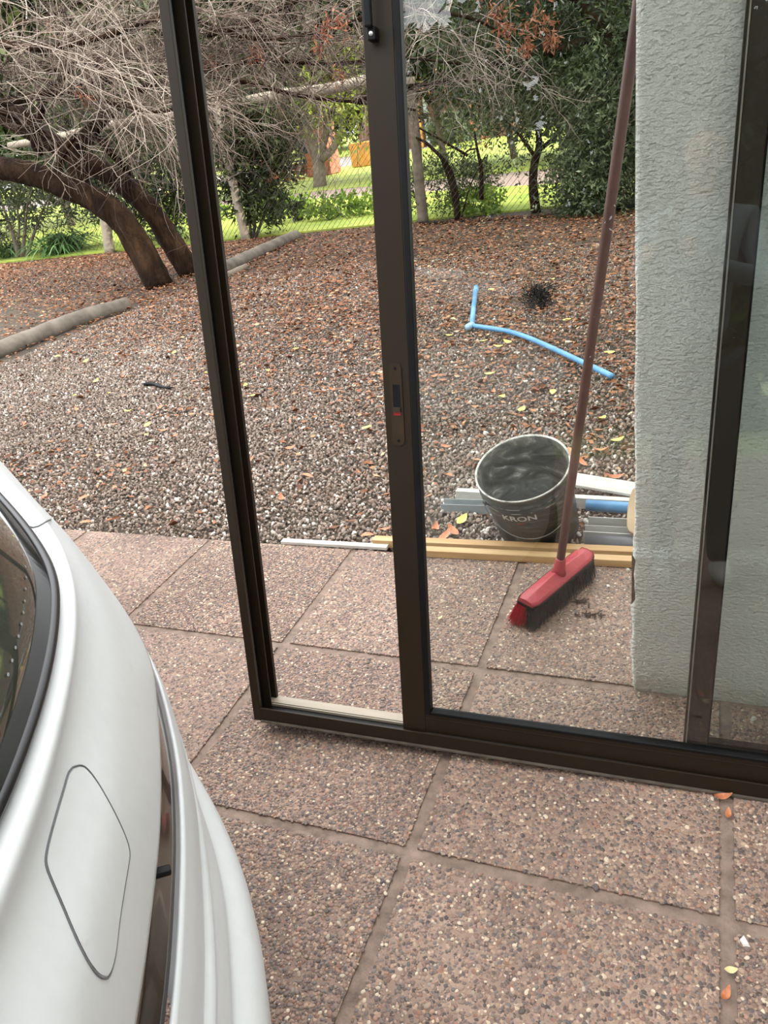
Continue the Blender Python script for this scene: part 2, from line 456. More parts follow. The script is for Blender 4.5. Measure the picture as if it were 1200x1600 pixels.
def vnoise(x, y, s, seed):
    r = np.random.default_rng(seed).random((64, 64))
    u, v = x * s + 100, y * s + 100
    i, j = np.floor(u).astype(int), np.floor(v).astype(int)
    a, b_ = u - i, v - j
    a = a * a * (3 - 2 * a); b_ = b_ * b_ * (3 - 2 * b_)
    g_ = lambda p, q: r[p % 64, q % 64]
    return (g_(i, j) * (1 - a) + g_(i + 1, j) * a) * (1 - b_) + (g_(i, j + 1) * (1 - a) + g_(i + 1, j + 1) * a) * b_
def fbm(x, y, s, seed): return .55 * vnoise(x, y, s, seed) + .3 * vnoise(x, y, s * 2.3, seed + 1) + .15 * vnoise(x, y, s * 5, seed + 2)
def smooth(t, a, b_): t = np.clip((t - a) / (b_ - a), 0, 1); return t * t * (3 - 2 * t)
def litter_density(x, y):
    d = smooth(y + 1.6 * (fbm(x, y, .55, 11) - .5) + .45 * (x + 1.5), 1.1, 4.3)
    d = np.maximum(d, .35 * smooth(fbm(x, y, 1.1, 23), .52, .7))
    d = np.maximum(d, .9 * smooth(y, 4.9, 6.4))
    pale = smooth(fbm(x, y, .8, 41), .55, .72) * (y < 5.6)            # bare pale patches
    return np.clip(d * (1 - .6 * pale) + .05, 0, 1)

P2 = jitter_grid(-8.5, 1.2, PE + .004, 6.6, .0165)
keep = P2[:, 0] > -(2.3 + .98 * P2[:, 1])
keep &= P2[:, 0] > -5.0 - .0 * P2[:, 1]
P2 = P2[keep]
den = 1.0 - .55 * litter_density(P2[:, 0], P2[:, 1])
P2 = P2[RNG.random(len(P2)) < den]; n = len(P2)
rad = .0055 + .0060 * RNG.random(n) ** 1.6
hgt = GZ + .012 * fbm(P2[:, 0], P2[:, 1], 2.2, 5) + RNG.random(n) * .010
bright = np.clip(RNG.normal(.50, .22, n) + .25 * (fbm(P2[:, 0], P2[:, 1], .9, 77) - .5) + .06, 0, 1)
scatter('gravel_stones', np.column_stack([P2, hgt]), RNG.uniform(0, 6.28, (n, 3)), np.column_stack([rad * RNG.uniform(.9, 1.5, n), rad * RNG.uniform(.7, 1.1, n), rad * RNG.uniform(.5, .8, n)]),
        bright, stone_group('gravel_nodes', m_stone, 1), m_stone, gv)

# leaf litter: flat curled dry leaves
def leaf_quads(P, yaw, tilt, L, Wd, curl, rnd):
    """5-vertex leaves, 4 triangles each"""
    n = len(P)
    base = np.array([[-.5, 0, 0], [-.05, .5, 1], [.5, 0, .0], [-.05, -.5, 1], [0, 0, 0]])
    loc = np.repeat(base[None], n, 0)
    loc[:, :, 0] *= L[:, None]; loc[:, :, 1] *= Wd[:, None]; loc[:, :, 2] *= (curl * Wd)[:, None]
    loc[:, 0, 2] = curl * L * .12; loc[:, 2, 2] = curl * L * .2
    ct, st = np.cos(tilt), np.sin(tilt)
    y, z = loc[:, :, 1] * ct[:, None] - loc[:, :, 2] * st[:, None], loc[:, :, 1] * st[:, None] + loc[:, :, 2] * ct[:, None]
    c, s = np.cos(yaw), np.sin(yaw)
    X = loc[:, :, 0] * c[:, None] - y * s[:, None]; Y = loc[:, :, 0] * s[:, None] + y * c[:, None]
    V = np.stack([X, Y, z], -1) + P[:, None, :]
    T = np.array([[0, 4, 1], [1, 4, 2], [2, 4, 3], [3, 4, 0]])[:, ::-1]
    Fc = (np.arange(n)[:, None, None] * 5 + T[None]).reshape(-1, 3)
    return V.reshape(-1, 3), Fc, np.repeat(rnd, 5)
N = 120000
xy = np.column_stack([RNG.uniform(-15, 1.2, N), PE + .01 + (9.3 - PE) * RNG.random(N)])
fy_ = np.array(np.interp(xy[:, 0], [-30, -14, -6.1, -3.2, -.4, 6], [10.6, 9.95, 9.45, 9.25, 8.5, 7.2]))
ok = (xy[:, 1] < fy_ + .1) & (xy[:, 0] > -(2.3 + 1.3 * xy[:, 1])) & (RNG.random(N) < litter_density(xy[:, 0], xy[:, 1]))
ok &= ~((xy[:, 0] > .38) & (xy[:, 1] < .3))
xy = xy[ok]; n = len(xy)
P = np.column_stack([xy, GZ + .014 + .010 * RNG.random(n) + .014 * litter_density(xy[:, 0], xy[:, 1])])
L = RNG.uniform(.022, .055, n)
V, Fc, rn = leaf_quads(P, RNG.uniform(0, 6.28, n), RNG.normal(0, .5, n), L, L * RNG.uniform(.28, .5, n), RNG.normal(.0, .5, n), np.clip(RNG.normal(.45, .23, n), 0, 1))
o = np_mesh('leaf_litter', V, Fc, m_litter, gv, {'rnd': rn}); tag(o, kind='stuff')

# single leaves one can point at
def one_leaf_mesh(L, Wd, curl, lobed=False):
    n = 9; V = []; Fc = []
    for i in range(n):
        t = i / (n - 1); w = math.sin(math.pi * min(1, t * .96 + .02)) ** .8 * (1 - .25 * t) * Wd
        z = curl * (t - .5) ** 2 * L * 1.6
        V += [((t - .5) * L, -w / 2, z + abs(curl) * w * .35 + .001), ((t - .5) * L, 0, z + .001), ((t - .5) * L, w / 2, z + abs(curl) * w * .3 + .001)]
    for i in range(n - 1):
        for k in (0, 1): Fc.append((3 * i + k, 3 * i + 3 + k, 3 * i + 4 + k, 3 * i + 1 + k))
    me = bpy.data.meshes.new('fallen_leaf'); me.from_pydata(V, [], Fc)
    me.polygons.foreach_set('use_smooth', [True] * len(me.polygons)); return me
ylm = [one_leaf_mesh(.055, .034, c) for c in (.25, .5, -.2)]
olm = [one_leaf_mesh(.06, .028, c) for c in (.4, .7, -.2)]
for m_ in ylm: m_.materials.append(m_yellow)
for m_ in olm: m_.materials.append(m_orange)
def put_leaf(meshes, px, py, label, group, name, z=None, s=1.0, yaw=None):
    zz = GZ + .032 if z is None else z
    p = at_z(px, py, zz)
    o = bpy.data.objects.new(name, random.choice(meshes)); COL.objects.link(o)
    o.location = p; o.rotation_euler = (random.uniform(-.25, .25), random.uniform(-.25, .25), random.uniform(0, 6.28) if yaw is None else yaw); o.scale = (s,) * 3
    tag(o, label, 'leaf', group)
ORD = ['leftmost', 'second from the left', 'third from the left', 'fourth from the left', 'fifth from the left', 'sixth from the left', 'seventh from the left', 'eighth from the left',
       'seventh from the right', 'sixth from the right', 'fifth from the right', 'fourth from the right', 'third from the right', 'second from the right', 'rightmost']
def leaf_row(spots, meshes, what, group, name, s=1.0):
    spots = sorted(spots); n_ = len(spots)
    for k, (px, py) in enumerate(spots):
        w_ = ORD[k] if k < n_ / 2 else ORD[len(ORD) - n_ + k]
        put_leaf(meshes, px, py, w_ + ' of the ' + what, group, name, s=s)
leaf_row([(134, 565), (170, 616), (200, 643), (230, 664), (230, 679), (163, 547), (272, 551), (90, 556), (116, 618), (150, 596), (321, 584)], ylm, 'yellow leaves on the gravel outside the frame', 'yellow leaves outside the frame', 'yellow_leaf', 1.0)
leaf_row([(462, 545), (418, 578), (384, 603), (394, 618), (372, 577), (573, 668)], ylm, 'yellow leaves on the gravel in the open doorway', 'yellow leaves in the open doorway', 'yellow_leaf', 1.0)
leaf_row([(765, 584), (783, 621), (778, 542), (703, 525), (886, 500), (862, 437), (940, 655), (965, 689), (815, 640), (768, 452), (793, 535), (864, 611), (952, 551), (755, 533), (722, 812)], ylm, 'yellow leaves on the gravel behind the glass', 'yellow leaves behind the glass', 'yellow_leaf', 1.15)
leaf_row([(109, 646), (85, 667), (180, 763), (130, 777), (134, 815), (250, 637), (255, 673), (272, 683), (192, 590), (40, 663), (120, 640), (295, 560), (70, 776)], olm, 'orange leaves on the ground outside the frame', 'orange leaves outside the frame', 'orange_leaf', 1.0)
leaf_row([(440, 780), (480, 742), (573, 835), (600, 828), (520, 610), (455, 700), (500, 585), (540, 560), (390, 720)], olm, 'orange leaves on the ground in the open doorway', 'orange leaves in the open doorway', 'orange_leaf', 1.0)
leaf_row([(700, 741), (680, 828), (695, 838), (708, 830), (960, 747), (830, 628), (770, 615), (700, 700), (890, 705), (910, 724), (920, 760), (940, 705), (676, 590)], olm, 'orange leaves on the ground behind the glass', 'orange leaves behind the glass', 'orange_leaf', 1.2)

# ------------------------------------------------------------------ leaning sliding door frame
DM = np.array([[0.998198064268224, -0.05277309823951639, 0.028559142027957264],
               [0.047836236890865975, 0.9871896824138332, 0.1522111210647774],
               [-0.036225942793689105, -0.15057068452350783, 0.9879352964799014]])
DO = np.array([0.70715989, -0.30303187, 0.0])
DMt = Matrix([list(r) for r in DM]).to_4x4(); DMt.translation = Vector(DO)
DEUL = DMt.to_euler()
UL, UR, HT = -1.225, 0.30, 1.735
def dthing(name, label, cat): return empty(name, DO, label, cat, rot=DEUL, kind='thing')
def dbuild(mb, name, mat, parent, bevel=.0012):
    return mb.build(name, mat, parent, bevel, world=False)
fr = dthing('door_surround', 'dark bronze aluminium outer door frame leaning on the white wall', 'door frame')
b = MB()      # jamb: front fin, web with channels, back fin
b.box((UL, 0, 0.0), (UL + .022, .012, HT)); b.box((UL, .012, 0), (UL + .005, .100, HT))
b.box((UL, .046, 0), (UL + .030, .050, HT)); b.box((UL, .088, 0), (UL + .024, .100, HT))
dbuild(b, 'left_jamb', m_bronze, fr)
b = MB(); b.box((UL + .0052, .052, .02), (UL + .0085, .087, HT - .02)); dbuild(b, 'jamb_channel_face', m_bronze_in, fr, 0)
b = MB(); b.box((UL + .0052, .014, .02), (UL + .0075, .0455, HT - .02)); dbuild(b, 'jamb_brush_seal', m_black, fr, 0)
b = MB(); b.box((UR - .024, 0, 0), (UR, .100, HT)); dbuild(b, 'right_jamb', m_bronze, fr)
b = MB(); b.box((UL + .022, 0, .004), (UR - .024, .006, .038)); dbuild(b, 'bottom_track', m_bronze, fr)
b = MB(); b.box((UL + .005, .0061, .004), (UR - .024, .100, .009)); dbuild(b, 'track_channel', m_black, fr, 0)
b = MB(); b.box((UL + .022, -.006, 0.0), (UR - .024, .004, .0035)); dbuild(b, 'bottom_lip', noise_mat('worn_grey_edge', two('4c463d', '665e53'), 20, .5, metal=.1), fr, 0)
b = MB()
b.box((UL + .008, .058, .009), (UR - .024, .0615, .016)); dbuild(b, 'track_rail', m_sill, fr, .0005)
b = MB(); b.box((UL + .008, .068, .0091), (UR - .024, .0995, .014)); dbuild(b, 'rear_sill', m_sill, fr, .0008)
b = MB(); b.box((UL + .022, 0, HT - .04), (UR - .024, .100, HT)); dbuild(b, 'head', m_bronze, fr)

# glass that only a fresnel share is reflected from
def glass_mat(name, tint):
    M = NT(name); M.t.nodes.remove(M.b)
    tr = M.n('ShaderNodeBsdfTransparent'); tr.inputs[0].default_value = tint
    gl = M.n('ShaderNodeBsdfGlossy'); gl.inputs['Roughness'].default_value = .0; gl.inputs[0].default_value = (1, 1, 1, 1)
    fz = M.n('ShaderNodeFresnel'); fz.inputs[0].default_value = 1.5
    ms = M.n('ShaderNodeMixShader'); M.l(fz.outputs[0], ms.inputs[0]); M.l(tr.outputs[0], ms.inputs[1]); M.l(gl.outputs[0], ms.inputs[2])
    M.l(ms.outputs[0], M.out.inputs[0]); return M.m
m_glass = glass_mat('clear_glass', (.95, .965, .95, 1))
m_glass2 = glass_mat('green_glass', (.94, .975, .975, 1))

p1 = dthing('sliding_door', 'front bronze sliding panel with flush lock and clear glass pane', 'door panel')
V0, V1 = .010, .040
b = MB(); b.box((-.815, V0, .030), (-.757, V1, HT - .042)); dbuild(b, 'lock_stile', m_bronze, p1, .0015)
b = MB(); b.box((-.757, V0 + .001, .034), (.235, V1, .086)); b.box((-.757, V0 - .0005, .074), (.235, V0 + .001, .0765)); dbuild(b, 'bottom_rail', m_bronze, p1, .0012)
b = MB(); b.box((.235, V0, .030), (.275, V1, HT - .042)); dbuild(b, 'right_stile', m_bronze, p1, .0015)
b = MB(); b.box((-.757, V0 + .001, HT - .10), (.235, V1, HT - .042)); dbuild(b, 'top_rail', m_bronze, p1, .0012)
b = MB()
b.box((-.757, V0 - .001, .086), (-.743, .034, HT - .10)); b.box((-.743, V0 - .001, .086), (.221, .034, .094)); b.box((.221, V0 - .001, .086), (.235, .034, HT - .10))
dbuild(b, 'gasket', m_black, p1, .002)
b = MB(); b.box((-.752, .022, .089), (.229, .027, HT - .095)); dbuild(b, 'glass_pane', m_glass, p1, 0)
# flush lock
lk = empty('lock', (0, 0, 0)); lk.parent = p1
def obround(b, cx, cz0, cz1, r, v0, v1, n=12):
    out = []
    for k in range(n + 1):
        a = math.pi * k / n; out.append((cx + r * math.cos(a), cz1 + r * math.sin(a)))
    for k in range(n + 1):
        a = math.pi + math.pi * k / n; out.append((cx + r * math.cos(a), cz0 + r * math.sin(a)))
    N_ = len(out)
    b.add([(u, v0, w) for u, w in out] + [(u, v1, w) for u, w in out], [tuple(range(N_ - 1, -1, -1))[::-1]] + [(i, (i + 1) % N_, N_ + (i + 1) % N_, N_ + i) for i in range(N_)])
def dchild(mb, name, mat, parent, bevel=0.0):
    me = bpy.data.meshes.new(name); me.from_pydata(mb.v, [], mb.f); me.update(); me.materials.append(mat)
    o = bpy.data.objects.new(name, me); COL.objects.link(o); o.parent = parent
    if bevel:
        q = o.modifiers.new('bevel', 'BEVEL'); q.width = bevel; q.segments = 2; q.limit_method = 'ANGLE'
    return o
LX = -.787
b = MB(); obround(b, LX, .768, .918, .0125, V0 - .0025, V0 + .001); dchild(b, 'lock_plate', noise_mat('lock_plate_bronze', two('2a2014', '382b1d'), 6, .4, metal=.1, spec=.3), lk, .0012)
b = MB(); b.box((LX - .0085, V0 - .0030, .836), (LX + .0085, V0 - .0026, .886)); dchild(b, 'lock_slot', m_black, lk)
b = MB(); b.box((LX - .0085, V0 - .0036, .8365), (LX - .0070, V0 - .0031, .8855)); b.box((LX - .007, V0 - .0075, .829), (LX + .0085, V0 - .0027, .838)); dchild(b, 'lock_catch', m_bronze_in, lk, .0008)
m_red = noise_mat('red_lock_indicator', two('6e140e', '8a1c14'), 20, .4)
b = MB(); b.box((LX - .0075, V0 - .0034, .8205), (LX + .0080, V0 - .0027, .8285)); dchild(b, 'red_indicator', m_red, lk)
for wz in (.920, .766):
    b = MB(); b.lathe([(0, .0016), (.0030, .0012), (.0034, 0)], 10, np.array([[1, 0, 0], [0, 0, -1], [0, 1, 0.]]), (LX, V0 - .0025, wz)); dchild(b, 'screw', m_black, lk)
hd = empty('pull_handle', (0, 0, 0)); hd.parent = p1
b = MB(); b.box((-.801, V0 - .035, 1.527), (-.786, V0 - .024, 1.69)); dchild(b, 'grip', m_black, hd, .003)
b = MB(); b.box((-.7995, V0 - .024, 1.508), (-.7835, V0 - .0005, 1.530)); dchild(b, 'handle_foot', m_black, hd, .002)
b = MB(); b.lathe([(0, .0015), (.0035, .001), (.0042, 0)], 12, np.array([[1, 0, 0], [0, 0, -1], [0, 1, 0.]]), (-.7915, V0 - .0245, 1.518)); dchild(b, 'screw', noise_mat('bright_screw', two('b8b8b8', 'd8d8d8'), 9, .3, metal=.9), hd)

p2 = dthing('sliding_door', 'rear bronze sliding panel seen through the front glass', 'door panel')
V2, V3 = .054, .082
b = MB(); b.box((-.165, V2, .030), (-.124, V3, HT - .042)); b.box((-.172, V2 + .012, .03), (-.165, V3 - .004, HT - .042)); dbuild(b, 'meeting_stile', m_bronze_in, p2, .0012)
b = MB(); b.box((-.1675, V2 - .003, .03), (-.1655, V2 + .010, HT - .042)); dbuild(b, 'stile_edge_strip', noise_mat('pale_edge_strip', two('8d857a', 'a9a297'), 9, .4, metal=.4), p2, 0)
b = MB(); b.box((-.124, V2 + .001, .030), (.26, V3, .080)); dbuild(b, 'bottom_rail', m_bronze_in, p2)
b = MB(); b.box((-.124, V2 + .001, HT - .10), (.26, V3, HT - .042)); dbuild(b, 'top_rail', m_bronze_in, p2)
b = MB(); b.box((-.124, V2 + .004, .080), (-.1205, V3 - .004, HT - .10)); b.box((-.1205, V2 + .004, .080), (.26, V3 - .004, .086)); dbuild(b, 'gasket', m_black, p2, 0)
b = MB(); b.box((-.1225, .066, .083), (.262, .071, HT - .09)); dbuild(b, 'glass_pane', m_glass2, p2, 0)
#==PART2==
# ------------------------------------------------------------------ white car, rear quarter
def paint_mat():
    M = NT('white_car_paint')
    tc = M.n('ShaderNodeTexCoord'); nz = M.n('ShaderNodeTexNoise'); nz.inputs['Scale'].default_value = 60; nz.inputs['Detail'].default_value = 6
    M.l(tc.outputs['Object'], nz.inputs[0])
    M.l(M.ramp(nz.outputs[0], [(.22, srgb('c4c4c0')), (.30, srgb('c9cccd')), (1, srgb('cfd2d3'))]), M.b.inputs['Base Color'])
    M.b.inputs['Roughness'].default_value = .45; M.b.inputs['Specular IOR Level'].default_value = .2; M.b.inputs['Coat Weight'].default_value = .10; M.b.inputs['Coat Roughness'].default_value = .15
    return M.m
m_paint = paint_mat()
m_carglass = NT('dark_car_glass'); m_carglass.b.inputs['Base Color'].default_value = srgb('3a3c36'); m_carglass.b.inputs['Roughness'].default_value = .05
m_carglass.b.inputs['Coat Weight'].default_value = .5; m_carglass = m_carglass.m
m_trim = noise_mat('dark_glossy_trim', two('2e2722', '4a4038', .3, .7), 5, .12, coat=.8, stretch=(1, 1, .5))
m_seal = noise_mat('car_window_rubber', two('101012', '1b1a1c'), 6, .35)
m_dots = noise_mat('grey_frit_dots', two('707474', '868a8a'), 9, .4)

def crom(P, n):
    """n points along a Catmull-Rom curve through P (chord-length parameter)"""
    P = np.array(P, float); d = np.linalg.norm(np.diff(P[:, :3], axis=0), axis=1) ** .5; t = np.concatenate([[0], np.cumsum(d)])
    out = []
    for u in np.linspace(0, t[-1], n):
        i = min(max(np.searchsorted(t, u, 'right') - 1, 0), len(P) - 2)
        p1, p2 = P[i], P[i + 1]
        m1 = (P[i + 1] - P[i - 1]) / (t[i + 1] - t[i - 1]) if i > 0 else (p2 - p1) / (t[i + 1] - t[i])
        m2 = (P[i + 2] - P[i]) / (t[i + 2] - t[i]) if i + 2 < len(P) else (p2 - p1) / (t[i + 1] - t[i])
        h = t[i + 1] - t[i]; s = (u - t[i]) / h
        out.append((2 * s**3 - 3 * s**2 + 1) * p1 + (s**3 - 2 * s**2 + s) * h * m1 + (-2 * s**3 + 3 * s**2) * p2 + (s**3 - s**2) * h * m2)
    return np.array(out)
def crow(pts, n=60):
    """a lengthwise line of the bodywork, from (pixel, pixel, height) samples"""
    r = crom([at_z(x, y, z) for x, y, z in pts], n)
    al, inn = np.array([.71, -.70, 0]), np.array([-.70, -.72, 0])      # round the corner and run across the end of the car
    return np.vstack([r] + [r[-1] + al * a + inn * c for a, c in ((.07, .01), (.12, .05), (.15, .13), (.165, .30), (.17, .70), (.17, 1.15))])
# lengthwise lines, far end first; heights in metres
G1 = crow([(-190, 640, 1.00), (-100, 694, 1.0), (-40, 745, 1.0), (0, 787, 1.0), (38, 835, 1.0), (66, 880, 1.0), (78, 915, 1.0), (80, 955, 1.0), (74, 1010, 1.0), (58, 1080, 1.0), (32, 1160, 1.0), (0, 1240, 1.0), (-50, 1345, 1.0), (-110, 1460, 1.0)])
G2 = crow([(-185, 634, .985), (-95, 688, .985), (-36, 739, .985), (2, 779, .985), (42, 826, .985), (71, 872, .985), (84, 912, .985), (86, 957, .985), (80, 1015, .985), (64, 1087, .985), (38, 1168, .985), (6, 1250, .985), (-44, 1356, .985), (-104, 1472, .985)])
CR = crow([(-180, 604, .95), (-90, 665, .95), (-30, 718, .95), (10, 757, .95), (62, 815, .95), (95, 868, .945), (116, 930, .94), (122, 990, .94), (118, 1060, .94), (104, 1150, .94), (82, 1250, .94), (50, 1360, .94), (10, 1480, .94), (-40, 1610, .94)])
MID = crow([(-165, 592, .885), (-75, 656, .885), (-15, 712, .885), (28, 758, .885), (92, 825, .88), (140, 895, .875), (172, 965, .87), (186, 1040, .87), (188, 1130, .87), (184, 1230, .87), (172, 1330, .87), (150, 1450, .87), (122, 1580, .87), (90, 1720, .87)])
OUT = crow([(-150, 600, .78), (-60, 664, .78), (0, 720, .78), (56, 783, .78), (110, 842, .78), (168, 915, .775), (212, 980, .77), (238, 1040, .765), (247, 1110, .76), (252, 1200, .76), (250, 1300, .76), (240, 1400, .76), (226, 1510, .76), (206, 1640, .76)])
TR = crow([(-150, 616, .70), (-60, 680, .70), (0, 736, .70), (58, 800, .70), (113, 860, .70), (172, 934, .70), (216, 1000, .70), (243, 1058, .70), (260, 1120, .70), (275, 1200, .70), (281, 1300, .70), (279, 1400, .70), (273, 1510, .70), (260, 1640, .70)])
L1 = crow([(-148, 640, .62), (-58, 704, .62), (2, 760, .62), (62, 824, .62), (118, 884, .62), (180, 960, .62), (226, 1030, .62), (256, 1090, .62), (280, 1160, .62), (300, 1250, .62), (309, 1350, .62), (313, 1450, .62), (312, 1560, .62), (306, 1690, .62)])
L2 = crow([(-146, 650, .60), (-56, 714, .60), (4, 770, .60), (64, 834, .60), (121, 894, .60), (184, 972, .60), (231, 1044, .60), (262, 1106, .60), (287, 1175, .60), (308, 1265, .60), (322, 1365, .60), (330, 1465, .60), (332, 1575, .60), (328, 1705, .60)])
L3 = crow([(-144, 676, .54), (-54, 740, .54), (6, 796, .54), (67, 860, .54), (125, 920, .54), (187, 1000, .54), (233, 1074, .54), (264, 1138, .54), (290, 1208, .54), (320, 1295, .54), (342, 1385, .54), (352, 1485, .54), (356, 1595, .54), (354, 1725, .54)])
BU = crow([(-142, 740, .42), (-50, 804, .42), (8, 860, .42), (70, 924, .42), (129, 984, .42), (186, 1064, .42), (228, 1138, .42), (264, 1196, .43), (300, 1234, .44), (336, 1284, .44), (372, 1362, .44), (397, 1450, .44), (412, 1540, .44), (424, 1700, .44)])
def inward(row, d, dz):
    r = row.copy()
    r[:, 0] -= d * .70; r[:, 1] -= d * .72; r[:, 2] += dz; return r
UN = inward(BU, .03, -.12); UB = inward(BU, .16, -.25)
GL0 = inward(G1, .06, .12); GL1 = inward(G1, .20, .25); RF = inward(G1, .55, .31); RF2 = inward(G1, 1.1, .32)
def loft(rows, sub=4, smooth=True):
    """surface through lengthwise rows"""
    rows = np.array(rows); k, n, _ = rows.shape
    cols = np.stack([crom(rows[:, i], (k - 1) * sub + 1) for i in range(n)], 1)
    m = cols.shape[0]
    V = cols.reshape(-1, 3); Fc = []
    for a in range(m - 1):
        for c in range(n - 1):
            Fc.append((a * n + c, (a + 1) * n + c, (a + 1) * n + c + 1, a * n + c + 1))
    return V, Fc
car = empty('car', (-.25, -1.35, 0), 'white car rear quarter with fuel flap parked beside the leaning door frame', 'car')
def flipped(V, Fc):
    s_ = 0
    for f in Fc[::7]:
        a, b_, c = (np.array(V[i]) for i in f[:3]); s_ += np.sign(np.cross(b_ - a, c - a) @ (CAM - a))
    return s_ < 0
def cpart(rows, name, mat, parent=None, sub=4, thick=0.004):
    b = MB(); V, Fc = loft(rows, sub); F2 = Fc
    if flipped(V, Fc): F2 = [f[::-1] for f in Fc]
    b.add(V, F2, True)
    o = b.build(name, mat, parent or car)
    if thick:
        sdm = o.modifiers.new('thickness', 'SOLIDIFY'); sdm.thickness = thick; sdm.offset = 1 if flipped(V, F2) else -1
    return o, V, Fc
LIP = inward(OUT, .012, -.004); LIP2 = inward(TR, .006, .004)
qp, QV, QF = cpart([G2, .5 * (G2 + CR) + np.array([.010, .010, .012]), CR, MID, OUT, LIP], 'quarter_panel', m_paint, sub=5)
cpart([inward(OUT, .010, -.003), inward(.6 * OUT + .4 * TR, .012, 0), inward(.35 * OUT + .65 * TR, .008, 0), inward(TR, .004, .002)], 'trim_strip', m_trim, sub=3)
cpart([TR, inward(.5 * (TR + L1), -.003, 0), L1, inward(.6 * L1 + .4 * L2, .004, .0), L2, inward(.75 * L2 + .25 * L3, .005, 0), inward(.4 * L2 + .6 * L3, .002, 0), L3, inward(.85 * L3 + .15 * BU, .004, 0), .5 * (L3 + BU) + np.array([.008, .008, .0]), BU, UN, UB], 'lower_body', m_paint, sub=4)
gl, _, _ = cpart([GL1, GL0, G1], 'side_window', m_carglass)
b = MB(); b.tube(.5 * (G1 + G2) + np.array([.001, .001, .002]), .0062, 8); b.build('window_seal', m_seal, car)
b = MB(); b.tube(inward(G1, .022, .043), .0016, 6); b.build('frit_band', m_seal, gl)
b = MB(); V_, F_ = loft([RF2, RF, GL1], 4); b.add(V_, F_, True); b.build('roof', m_paint, car)
# frit dots along the window edge
GV, GF = loft([GL1, GL0, G1], 4)
gbvh = BVHTree.FromPolygons([Vector(v) for v in GV], GF)
for px, py in [(36, 868), (38.5, 886), (39.6, 903), (38.8, 921), (37.5, 940), (35.2, 958), (32, 976), (27.5, 995), (22.7, 1013), (17.5, 1033), (11, 1055)]:
    d_ = Vector(ray(px, py)).normalized(); h_ = gbvh.ray_cast(Vector(CAM), d_)
    if h_[0] is None: continue
    nn = h_[1] if h_[1].dot(d_) < 0 else -h_[1]
    c = np.array(h_[0] + nn * .0012); nn = np.array(nn); u = np.cross(nn, (0, 0, 1.)); u /= np.linalg.norm(u); w_ = np.cross(nn, u)
    b = MB(); b.add([c + u * math.cos(a) * .0026 + w_ * math.sin(a) * .0013 for a in np.linspace(0, 2 * math.pi, 11)[:-1]], [tuple(range(10))]); b.build('frit_dot', m_dots, gl)
# seam across the pillar, fuel flap, trim clip
bvh = BVHTree.FromPolygons([Vector(v) for v in QV], QF)
def on_panel(px, py, off=.0):
    d = Vector(ray(px, py)).normalized()
    h = bvh.ray_cast(Vector(CAM), d)
    if h[0] is None: return None
    nrm = h[1] if h[1].dot(d) < 0 else -h[1]
    return np.array(h[0] + nrm * off)
pts = [on_panel(x, y, .0006) for x, y in [(44, 823), (52, 825), (60, 823), (67, 819), (73, 815), (79, 812)]]
pts = [p for p in pts if p is not None]
m_gap = noise_mat('panel_gap_shadow', two('5a5a5e', '707074'), 8, .6)
if len(pts) > 2:
    b = MB(); b.tube(pts, .0013, 6); b.build('pillar_seam', noise_mat('grey_seam', two('5b5c5e', '77787a'), 8, .6), car)
FLAP = [(113, 1199), (124, 1196), (134, 1200), (150, 1220), (170, 1254), (188, 1290), (199, 1318), (202, 1335), (200, 1352), (193, 1394), (186, 1440), (180, 1490), (174, 1516), (168, 1528), (160, 1529), (150, 1522), (136, 1502), (118, 1466), (96, 1414), (78, 1372), (71, 1352), (71, 1336), (76, 1312), (88, 1268), (100, 1228), (106, 1208)]
fp = crom(np.array([(x, y, 0) for x, y in FLAP + FLAP[:1]], float), 90)[:-1]
outl = [on_panel(x, y, .0004) for x, y, _ in fp]
if all(p is not None for p in outl):
    cx, cy = fp[:, 0].mean(), fp[:, 1].mean()
    rings = [[on_panel(cx + (x - cx) * s, cy + (y - cy) * s, .0012) for x, y, _ in fp] for s in (.975, .8, .6, .4, .2)]
    b = MB(); n = len(fp); V_ = [p for r in rings for p in r] + [on_panel(cx, cy, .0012)]
    F_ = [(a * n + i, a * n + (i + 1) % n, (a + 1) * n + (i + 1) % n, (a + 1) * n + i) for a in range(4) for i in range(n)] + [(4 * n + i, 4 * n + (i + 1) % n, 5 * n) for i in range(n)]
    b.add(V_, F_, True); fo = b.build('fuel_flap', m_paint, car)
    b = MB(); b.tube(outl + outl[:1], .0008, 6, cap=False); b.build('flap_gap', m_gap, fo)
c = at_z(250, 1368, .735); b = MB(); b.bar(c + np.array([-.012, -.012, .004]), c + np.array([.008, .008, -.002]), .010, .008); b.build('trim_clip', m_black, car, .002)
# far side and underside so the body is closed
b = MB(); V_, F_ = loft([inward(G1, 1.1, .32), inward(OUT, 1.3, -.05), inward(UB, 1.2, 0)], 3); b.add(V_, F_, True); b.build('far_side', m_paint, car)
# the wheel under the arch
b = MB(); wc = np.array([-.10, -1.56, .31])
wm = np.array([[.71, 0, .70], [-.70, 0, .71], [0, 1, 0.]])
b.lathe([(0, -.09), (.19, -.09), (.21, -.10), (.29, -.10), (.31, -.07), (.31, .07), (.29, .10), (.21, .10), (.19, .09), (0, .09)], 36, wm, wc)
b.build('wheel', m_black, car)

